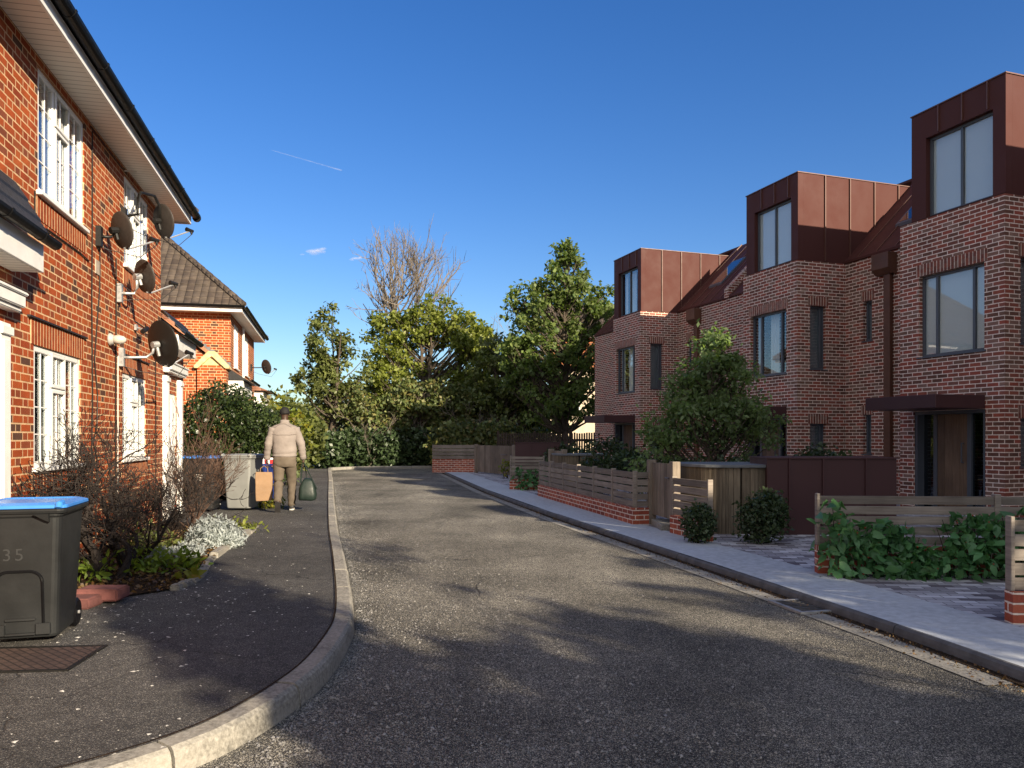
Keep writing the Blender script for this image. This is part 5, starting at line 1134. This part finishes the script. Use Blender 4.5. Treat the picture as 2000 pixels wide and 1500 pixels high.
climber('small young green plant in front of the small slat fence', (.1, 20.3, .07), .75, .35, .70, 170, .08, 6, (1, -.2), 0)
bush('garden_shrub', 'tiny sprig of leaves beside the wide board gate', 'shrub', (-.22, 26.0, .07), [(0, 0, .35, .22, .2, .35)], 90, .08, 'leaf_yellow', 71, 'shrubs in the terrace gardens', .3, 4)

# --- left gardens
bush('clipped_bush', 'big rounded dark evergreen bush behind the grey wheelie bin', 'bush', (-6.35, 16.9, .1), [(0, 0, 1.38, 1.0, .9, 1.2), (.65, .5, 1.1, .75, .7, 1.0), (-.2, -.2, .7, .95, .8, .8)], 30000, .052, 'leaf_ball', 81, None, .45, 20, lump=.05)
bush('leafy_bush', 'light green bush between the rounded bush and the walking man', 'bush', (-7.0, 20.9, .1), [(0, 0, 1.2, .9, .8, 1.2), (.7, .6, 1.0, .6, .6, .9)], 4200, .09, 'leaf_dark', 82, None, .5)
twiggy('bare_shrub', 'gnarled dark bare shrub in the flower bed under the near window', 'shrub', (-3.72, 7.15, .13), 'twig_dark', 4, 6, .46, .045, .62, 101, up=.34, shrink=.80, nb=(2, 3), wig=.26)
twiggy('bare_shrub', 'second dark bare shrub spreading behind the near blue lidded bin', 'shrub', (-3.95, 7.9, .13), 'twig_dark', 5, 6, .42, .028, .60, 102, up=.35, shrink=.80, wig=.26)
twiggy('bare_shrub', 'fine dark bare shrub under the second ground floor window', 'shrub', (-4.5, 9.4, .13), 'twig_dark', 8, 6, .36, .016, .55, 103, up=.45, shrink=.80, wig=.24)
tw, tips = twiggy('bare_shrub', 'upright reddish brown twiggy shrub in front of the dark blue lidded bin', 'shrub', (-4.7, 11.3, .13), 'twig_red', 12, 4, .40, .011, .42, 104, up=.6, shrink=.82, wig=.2)
twiggy('bare_shrub', 'thin pale bare stems in front of the rounded bush', 'shrub', (-5.5, 13.2, .13), 'twig_red', 6, 4, .55, .010, .35, 105, up=.6, shrink=.8, wig=.18)
def silver(label, base, env, n, seed):
    rs = np.random.RandomState(seed); t = thing('silver_plant', label, 'plant', base, 0, 'silver leaved plants in the flower bed'); P = []
    for e in env:
        m = n//len(env); d = rs.normal(size=(m, 3)); d /= np.linalg.norm(d, axis=1)[:, None]; d[:, 2] = np.abs(d[:, 2]); P.append(np.array(e[:3])+d*np.array(e[3:])*(.72+.28*rs.rand(m))[:, None])
    P = np.concatenate(P); v, f = leaves(P, .016, rs, 3.6, .3, -.8); mesh_np('foliage', v, f, M['leaf_silver'], t); mb = MB()
    for k in range(14): limb(mb, (0, 0, 0), tuple(P[rs.randint(len(P))]*.9), .006, .003, rs, .05, 3, 4)
    mb.build('stem', M['bark_pale'], t, fix=False, uv=False)
silver('big mound of silver white foliage at the edge of the flower bed', (-3.72, 9.65, .12), [(0, 0, .02, .36, .42, .27), (.18, -.25, .0, .24, .3, .2), (-.15, .3, .05, .3, .3, .26)], 5200, 1)
silver('smaller low silver plant nearer the dark bare shrub', (-3.62, 8.55, .12), [(0, 0, .0, .2, .25, .14), (-.22, -.1, 0, .16, .2, .1)], 1500, 2)
for k, (b, n, s, sp, h, m, lb) in enumerate((((-3.62, 7.65, .13), 260, .034, .30, .16, 'leaf_green', 'bright green leafy plant at the foot of the dark bare shrub'), ((-3.28, 7.75, .13), 90, .045, .14, .13, 'leaf_green', 'small upright green plant beside the edging stones'),
        ((-3.85, 7.0, .13), 70, .045, .2, .2, 'leaf_green', 'low green weeds between the bare shrub stems'), ((-3.05, 7.15, .13), 22, .06, .08, .05, 'leaf_yellow', 'single pale green seedling at the bed corner'), ((-3.9, 10.9, .12), 190, .036, .26, .12, 'leaf_ivy', 'green plant with browning leaves behind the big silver mound'),
        ((-4.2, 8.9, .13), 240, .034, .35, .2, 'leaf_poplar', 'dull green plants in the middle of the flower bed'), ((-4.55, 14.6, .12), 200, .036, .22, .16, 'leaf_yellow', 'yellow green plant on the ground behind the grey wheelie bin'))):
    rosette('bed_plant', lb, 'plant', b, n, s, m, 200+k, sp, h, 'small plants in the flower bed')
# loose bits (stuff): stones on the road, petals on the pavement, leaf litter in the bed
def scatter(name, P, smin, smax, mat, flat, seed):
    rs = np.random.RandomState(seed); n = len(P); base = np.array([[1, 0, -.3], [-.5, .87, -.3], [-.5, -.87, -.3], [.1, -.1, 1]]); V = []
    s = (smin+(smax-smin)*rs.rand(n)**2)[:, None, None]; an = rs.rand(n)*6.28; ca, sa = np.cos(an), np.sin(an); B = base[None]*(1+.35*rs.normal(size=(n, 4, 3)))
    X = B[:, :, 0]*ca[:, None]-B[:, :, 1]*sa[:, None]; Y = B[:, :, 0]*sa[:, None]+B[:, :, 1]*ca[:, None]; Q = np.stack([X, Y, B[:, :, 2]*flat], 2)*s+P[:, None, :]
    F = np.array([[0, 1, 3], [1, 2, 3], [2, 0, 3]]); F = (np.arange(n)[:, None, None]*4+F[None]).reshape(-1, 3)
    o = mesh_np(name, Q.reshape(-1, 3), F, M[mat]); return struct(o, 'stuff')
rs = np.random.RandomState(9); n = 60000; Y = 2.2+ (rs.rand(n)**1.9)*14; X = (rs.rand(n)*2-1)*Y*.72+.25
kl = np.array([p for p in KL if p[1] > 3.9]); lim = np.interp(Y, kl[:, 1], kl[:, 0]); lim = np.where(Y < 3.9, -1.13-np.maximum(0, 3.9-Y)**1.5*2.6, lim); kr = np.array(KR); limr = np.interp(Y, kr[:, 1], kr[:, 0])
ok = (X > lim+.03) & (X < limr-.03); dens = np.clip(.25+.3*np.sin(X*1.1+Y*.4)+1.0*np.exp(-(X-lim)*1.8), .06, 1); ok &= rs.rand(n) < dens
P = np.stack([X, Y, np.full(n, .002)], 1)[ok]; scatter('loose_stones', P, .0025, .012, 'pebble', .7, 10)
e = []
for k in range(2600):
    y = 3.2+rs.rand()**1.4*22; x0 = np.interp(y, kl[:, 1], kl[:, 0]); e.append((x0+.02+abs(rs.normal())*.09, y, .003))
scatter('kerb_grit', np.array(e), .003, .012, 'pebble', .6, 12)
n = 2600; Y = 3.2+rs.rand(n)**1.5*11; lim = np.interp(Y, kl[:, 1], kl[:, 0]); X = lim-.2-rs.rand(n)**.8*2.6; ok = (X > -3.6+.0*Y) & (rs.rand(n) < np.clip(.25+1.1*np.exp(-((X+2.9)**2+(Y-6.0)**2)/.9), 0, 1))
scatter('fallen_petals', np.stack([X, Y, np.full(n, .117)], 1)[ok], 0.004, .015, 'petal', .25, 13)
n = 5200; P = np.stack([rs.uniform(-4.7, -2.9, n), rs.uniform(5.8, 12, n), rs.uniform(.13, .155, n)], 1); Q = np.array(bed)
def inside(P, poly):
    r = np.zeros(len(P), bool); m = len(poly)
    for i in range(m):
        (x1, y1), (x2, y2) = poly[i], poly[(i+1) % m]; c = ((y1 > P[:, 1]) != (y2 > P[:, 1])) & (P[:, 0] < (x2-x1)*(P[:, 1]-y1)/((y2-y1) or 1e-9)+x1); r ^= c
    return r
P = P[inside(P, bed)]; v, f = leaves(P, .03, rs, 1.5, 1.5); struct(mesh_np('leaf_litter', v, f, M['litter']), 'stuff')
e = []
for k in range(2400):
    y = 4.2+rs.rand()**1.3*16; x0 = np.interp(y, kr[:, 1], kr[:, 0]); e.append((x0-.01-abs(rs.normal())*.10, y, .008))
v, f = leaves(np.array(e), .014, rs, 1.5, 1.5); struct(mesh_np('gutter_leaves', v, f, M['litter']), 'stuff')

# --- unseen trees added behind the viewer, crowns shaped to shade the near road
for k, (x, y, h, env, nc, per) in enumerate(((7.1, -5.1, 3, [(0, 0, 5.0, .5, .5, 2.1, 1), (-.1, .1, 3.8, .5, .5, 1.2, .6)], 60, 60), (12.0, -8.0, 3, [(0, 0, 5.8, .9, .9, 1.1, 1)], 13, 40), (13.0, -9.5, 4, [(0, 0, 7.6, 2.2, 2.0, 1.9, 1), (-1.2, .5, 6.3, 1.6, 1.5, 1.2, .6)], 22, 34))):
    tree('street_tree', ['street tree with open crown close behind the viewer', 'street tree of middle height across the junction', 'tallest and sparsest street tree across the junction'][k], 'tree', (x, y, 0), h, .16, env, nc, .5, per, .17, 'leaf_poplar', 'bark', 300+k, 'street trees across the junction')

tree('garden_tree', 'garden tree in front of the terrace house behind the viewer', 'tree', (11.9, -3.2, .05), 1.6, .09, [(0, 0, 4.2, 1.7, 1.5, 1.5, 1), (-.6, .3, 3.0, 1.3, 1.2, 1.0, .7)], 90, .45, 70, .14, 'leaf_young', 'bark', 55)  # out-of-view tree added to cast shade on the near right pavement
# ------------------------------------------------------------------ the walking man
PL = Vector((-4.13, 13.95, .118)); pa = math.atan2(LD.y, LD.x)-R(90)
man = thing('person', 'man in beige jacket and khaki trousers walking away carrying two bags', 'person', PL, pa)
def skin_body(name, chains, mat, parent, lev=1):
    """chains: list of [(point, rx, ry)...]; a chain may start with an int pair (chain, index) to branch from"""
    vs, es, rad, roots, idx = [], [], [], [], {}
    for ci, ch in enumerate(chains):
        prev = None
        for k, e in enumerate(ch):
            if k == 0 and isinstance(e[0], int): prev = idx[e]; continue
            vs.append(e[0]); rad.append((e[1], e[2])); i = len(vs)-1; idx[(ci, k)] = i
            if prev is not None: es.append((prev, i))
            else: roots.append(i)
            prev = i
    me = bpy.data.meshes.new(name); me.from_pydata(vs, es, []); me.materials.append(mat)
    o = bpy.data.objects.new(name, me); COL.objects.link(o); o.parent = parent
    md = o.modifiers.new('skin', 'SKIN'); md.use_smooth_shade = True
    for i, s in enumerate(me.skin_vertices[0].data): s.radius = rad[i]; s.use_root = i in roots
    sb = o.modifiers.new('sub', 'SUBSURF'); sb.levels = lev; sb.render_levels = lev
    return o
skin = simple('brown_skin', (.055, .03, .02), .5, .1); hairm = simple('short_black_hair', (.010, .009, .009), .8, .3, 60, .4)
jk = simple('beige_jacket_cloth', (.215, .185, .17), .85, .12, 5, .35, bscale=22); tk = simple('khaki_cloth', (.105, .083, .062), .85, .15, 6, .3, bscale=18); tk2 = None
sh = simple('dark_shoe', (.03, .028, .028), .6, .2); sole = simple('pale_sole', (.45, .43, .4), .7, .2)
def hand(w, side, ch):
    wx, wy, wz = w; c = []
    palm = (wx+side*.004, wy+.01, wz-.075)
    ch.append([(w, .026, .032), (palm, .018, .036)])
    for f in range(4):
        y = wy-.022+f*.02; L = (.062, .072, .068, .052)[f]; z0 = wz-.10
        ch.append([((wx, y, z0+.02), .010, .010), ((wx-side*.002, y, z0-L*.35), .0095, .0095), ((wx-side*.022, y, z0-L*.62), .009, .009), ((wx-side*.040, y, z0-L*.45), .008, .008)])
    ch.append([((wx-side*.004, wy+.028, wz-.045), .011, .011), ((wx-side*.02, wy+.05, wz-.075), .010, .010), ((wx-side*.034, wy+.048, wz-.105), .009, .009)])
HL, HR = (-.315, .06, .93), (.325, .03, .935)
ch = [[((0, 0, 1.0), .14, .11), ((0, .0, 1.15), .13, .10), ((0, .0, 1.38), .14, .10), ((0, .0, 1.52), .09, .07), ((0, .0, 1.60), .06, .06), ((0, .015, 1.68), .062, .065), ((0, .03, 1.74), .075, .088), ((0, .025, 1.81), .080, .096), ((0, .015, 1.875), .060, .075)],
      [(0, 3), ((-.17, -.01, 1.49), .055, .05), ((-.26, -.03, 1.23), .045, .045), (HL, .028, .03)],
      [(0, 3), ((.17, -.01, 1.49), .055, .05), ((.27, -.05, 1.23), .045, .045), (HR, .028, .03)],
      [(0, 0), ((-.10, .0, .92), .09, .09), ((-.10, -.03, .52), .06, .06), ((-.10, -.32, .19), .04, .04), ((-.10, -.20, .07), .035, .03)],
      [(0, 0), ((.10, .0, .92), .09, .09), ((.11, .14, .53), .06, .06), ((.11, .20, .10), .04, .04), ((.11, .36, .04), .035, .025)],
      [((0, .10, 1.745), .02, .03), ((0, .128, 1.73), .012, .014), ((0, .118, 1.722), .014, .01)],
      [((-.075, .02, 1.75), .012, .022), ((-.092, .01, 1.755), .008, .026)], [((.075, .02, 1.75), .012, .022), ((.092, .01, 1.755), .008, .026)],
      [((-.03, .098, 1.695), .007, .007), ((.03, .098, 1.695), .007, .007)], [((-.032, .105, 1.772), .01, .008), ((-.032, .11, 1.772), .008, .007)], [((.032, .105, 1.772), .01, .008), ((.032, .11, 1.772), .008, .007)]]
hand(HL, -1, ch); hand(HR, 1, ch)
skin_body('body', ch, skin, man, 2)
def ell(cx, cy, z, rx, ry, n=28, tilt=0, e=1.0):
    out = []
    for k in range(n):
        a = 2*math.pi*k/n; c, s = math.cos(a), math.sin(a); out.append((cx+rx*math.copysign(abs(c)**e, c), cy+ry*math.copysign(abs(s)**e, s), z+tilt*c))
    return out
def interp_rings(keys, m=4):
    out = []
    for a, b in zip(keys, keys[1:]):
        for k in range(m): t = k/m; out.append([x+(y-x)*t for x, y in zip(a, b)])
    return out+[list(keys[-1])]
def wrinkle(mb, amp, seed, fr=(9, 9, 14)):
    from mathutils import noise as mn
    mb.v = [tuple(Vector(p)+Vector(mn.noise_vector(Vector((p[0]*fr[0]+seed, p[1]*fr[1], p[2]*fr[2]))))*amp) for p in mb.v]
def sleeve(mb, A, B, C, r):
    A, B, C = Vector(A), Vector(B), Vector(C); pts = []; m = 9
    for k in range(m+1): pts.append(A.lerp(B, k/m))
    for k in range(1, m+1): pts.append(B.lerp(C, k/m))
    rad = [r[0]+(r[1]-r[0])*k/m+.004*math.sin(k*2.1) for k in range(m+1)]+[r[1]+(r[2]-r[1])*(k/m)+.006*math.sin(k*2.6) for k in range(1, m+1)]
    mb.tube(pts, rad, 16); mb.tube([C+(B-C).normalized()*.055, C+(C-B).normalized()*.012], r[2]+.005, 16)
mb = MB()
mb.loft([ell(0, c, z, rx, ry, 32, 0, .9) for z, rx, ry, c in interp_rings([(.985, .200, .150, 0), (1.0, .215, .160, 0), (1.04, .208, .152, 0), (1.07, .215, .155, -.005), (1.2, .214, .152, -.01), (1.36, .232, .15, -.02), (1.45, .245, .135, -.02), (1.515, .235, .115, -.015), (1.56, .18, .095, -.005), (1.585, .11, .09, 0), (1.60, .085, .09, .0), (1.655, .082, .088, .01)], 4)])
sleeve(mb, (-.18, -.015, 1.495), (-.275, -.04, 1.24), (-.312, .05, .955), (.088, .070, .050)); sleeve(mb, (.18, -.015, 1.495), (.285, -.055, 1.24), (.325, .02, .955), (.088, .070, .050))
wrinkle(mb, .012, 3.0); j_ = mb.build('jacket', jk, man, smooth=True, fix=False)
mb = MB(); mb.tube([(-.14, -.155, 1.565-.03), (-.05, -.14, 1.60), (.05, -.14, 1.60), (.14, -.155, 1.535)], .004, 5); mb.tube([(-.215, -.11, 1.40), (-.1, -.178, 1.385), (.1, -.178, 1.385), (.215, -.11, 1.40)], .003, 5); mb.build('jacket_seam', simple('jacket_seam_cloth', (.22, .18, .16), .9, .1), j_)
mb = MB(); mb.loft([ell(0, c, z, rx, ry, 28) for z, rx, ry, c in interp_rings([(1.04, .185, .135, 0), (.96, .20, .15, -.01), (.86, .205, .15, -.01), (.80, .19, .13, 0)], 4)])
def leg(A, B, C, r):
    A, B, C = Vector(A), Vector(B), Vector(C); m = 9; pts = [A.lerp(B, k/m) for k in range(m+1)]+[B.lerp(C, k/m) for k in range(1, m+1)]
    rad = [r[0]+(r[1]-r[0])*k/m for k in range(m+1)]+[r[1]+(r[2]-r[1])*k/m+.006*math.sin(k*2.3) for k in range(1, m+1)]; mb.tube(pts, rad, 18)
leg((-.10, 0, .88), (-.105, -.03, .52), (-.105, -.30, .19), (.112, .086, .068)); leg((.10, 0, .88), (.115, .14, .53), (.112, .20, .09), (.112, .086, .070))
wrinkle(mb, .016, 8.0); mb.build('trousers', tk, man, smooth=True, fix=False)
def shoe(loc, pitch):
    s_ = bpy.data.objects.new('tmp', None)
    mb = MB(); rings = [[(x, y, z) for x, z in [(w_*math.cos(2*math.pi*k/14), h_*(.5+.5*math.sin(2*math.pi*k/14))) for k in range(14)]] for y, w_, h_ in ((-.09, .03, .07), (-.075, .04, .095), (-.02, .045, .10), (.06, .047, .075), (.13, .05, .055), (.18, .04, .045), (.205, .018, .03))]
    bpy.data.objects.remove(s_)
    mb.loft(rings); o = mb.build('shoe', sh, man, smooth=True); o.location = loc; o.rotation_euler = (pitch, 0, 0)
    mb = MB(); mb.loft([[(x*.98, y, z) for x, y in [(0, -.098), (.035, -.085), (.045, -.02), (.05, .08), (.05, .13), (.035, .185), (0, .212), (-.035, .185), (-.05, .13), (-.05, .08), (-.045, -.02), (-.035, -.085)]] for z in (-.018, .006)]); mb.build('shoe_sole', sole if pitch == 0 else sh, o)
shoe((-.105, -.29, .125), R(-55)); shoe((.112, .22, .02), 0)
from mathutils import noise as mnz
mb = MB(); rings = []
for k in range(9):
    a = R(-22+112*k/8); z = 1.80+.094*math.sin(a); r_ = max(.002, math.cos(a)); rings.append([(r_*.088*math.cos(q), .015+r_*.106*math.sin(q)-(.012 if z < 1.78 else 0), z) for q in [2*math.pi*j/24 for j in range(24)]])
mb.loft(rings); wrinkle(mb, .003, 2, (60, 60, 60)); mb.build('hair', hairm, man, smooth=True)
mpos = lambda x, y, z: PL+Matrix.Rotation(pa, 3, 'Z') @ Vector((x, y, z))
# paper carrier in the left hand
t = thing('paper_bag', 'brown paper carrier bag hanging from the man\'s left hand', 'bag', mpos(-.36, .03, .20), pa+.05)
pm = simple('kraft_paper', (.24, .15, .085), .8, .10, 6, .35, bscale=12); mb = MB()
mb.loft([rrect(.29*a, .17*b, .012, z) for z, a, b in ((0, .94, 1), (.02, .98, 1.05), (.15, 1.0, 1.0), (.30, 1.02, .9), (.42, 1.0, .7), (.51, 1.0, .5))], cap=True); wrinkle(mb, .012, 5, (7, 7, 7)); mb.build('bag_body', pm, t, fix=False)
for y in (-.035, .035):
    MB().tube([(-.07, y, .50), (-.06, y*.7, .58), (.0, y*.2, .625), (.06, y*.7, .58), (.07, y, .50)], .006, 6).build('bag_handle', pm, t)
t = thing('holdall', 'dark green soft holdall hanging by long straps from the man\'s right hand', 'bag', mpos(.40, .02, .19), pa)
gm = simple('dark_green_nylon', (.010, .020, .016), .5, .2, 8, .3, bscale=14); mb = MB()
mb.loft([rrect(.33*a, .20*b, .08*min(a, b), z) for z, a, b in ((0, .84, .9), (.03, .98, 1.1), (.12, 1.0, 1.15), (.24, .86, .9), (.34, .6, .55), (.41, .32, .35))]); wrinkle(mb, .02, 9, (8, 8, 8)); mb.build('bag_body', gm, t, smooth=True, fix=False)
hx = -.075
for y, e in ((-.06, .17), (.06, .02)):
    MB().tube([(-.12, y, .32), (hx-.02, y*.3, .66), (hx, 0, .695), (hx+.025, y*.3, .66), (e, y, .20)], .011, 6).build('bag_strap', gm, t)

# ------------------------------------------------------------------ a thin vapour trail and a scrap of cloud, both high up and far off
def trail(name, label, cat, p0, p1, r0, r1, n, seed, mat):
    rs = np.random.RandomState(seed); mb = MB(); a, b = Vector(p0), Vector(p1); mb.tube([a.lerp(b, k/n)+Vector(rs.normal(size=3))*r0*.15 for k in range(n+1)], [r0+(r1-r0)*k/n for k in range(n+1)], 8)
    return tag(mb.build(name, mat, smooth=True, uv=False), label, cat)
g = NT('vapour'); lw = g.n('LayerWeight', Blend=.35).outputs['Facing']; f = g.m('MULTIPLY', g.rng(lw, 0, .9, .75, 0), g.rng(g.noise(g.obj(), .006, 3, .5), .3, .62))
d = g.n('BsdfDiffuse', Color=(.85, .85, .88, 1)); tl = g.n('BsdfTranslucent', Color=(.85, .85, .88, 1)); s_ = g.n('MixShader', _0=.5, _1=d.outputs[0], _2=tl.outputs[0])
mx = g.n('MixShader', _0=g.m('MULTIPLY', f, .16), _1=g.n('BsdfTransparent').outputs[0], _2=s_.outputs[0]); g.t.links.new(mx.outputs[0], g.out.inputs[0]); M['vapour'] = g.mat
trail('vapour_trail', 'thin white vapour trail crossing the blue sky', 'vapour trail', px(530, 293, 9000), px(668, 333, 9000), 4, 9, 30, 3, M['vapour'])
g = NT('cloud_vapour'); lw = g.n('LayerWeight', Blend=.5).outputs['Facing']; f = g.m('MULTIPLY', g.m('POWER', g.m('SUBTRACT', 1.0, lw), 2.2), .085)
d = g.n('BsdfDiffuse', Color=(.9, .86, .9, 1)); tl = g.n('BsdfTranslucent', Color=(.9, .86, .9, 1)); s_ = g.n('MixShader', _0=.5, _1=d.outputs[0], _2=tl.outputs[0])
mx = g.n('MixShader', _0=f, _1=g.n('BsdfTransparent').outputs[0], _2=s_.outputs[0]); g.t.links.new(mx.outputs[0], g.out.inputs[0]); M['cloud'] = g.mat
def cloud(label, c, L, H, seed):
    rs = np.random.RandomState(seed); bm = bmesh.new()
    for k in range(16):
        x = rs.uniform(-1, 1); r_ = H*rs.uniform(.5, 1.1)*(1-.45*abs(x)); bmesh.ops.create_icosphere(bm, subdivisions=3, radius=1, matrix=Matrix.Translation((x*L*.8, rs.normal()*H*.3, x*H*.5+rs.normal()*H*.25)) @ Matrix.Diagonal((r_*1.5, r_, r_*.62, 1)))
    me = bpy.data.meshes.new('cloud'); bm.to_mesh(me); bm.free(); me.polygons.foreach_set('use_smooth', [True]*len(me.polygons)); me.materials.append(M['cloud']); o = bpy.data.objects.new('cloud', me); COL.objects.link(o); o.location = c; return tag(o, label, 'cloud', 'small clouds low in the sky')
cloud('small pinkish cloud alone in the blue sky left of the bare tree', px(612, 492, 8000), 150, 48, 4); cloud('tiny faint cloud touching the left side of the bare tree', px(695, 505, 8000), 70, 28, 9)
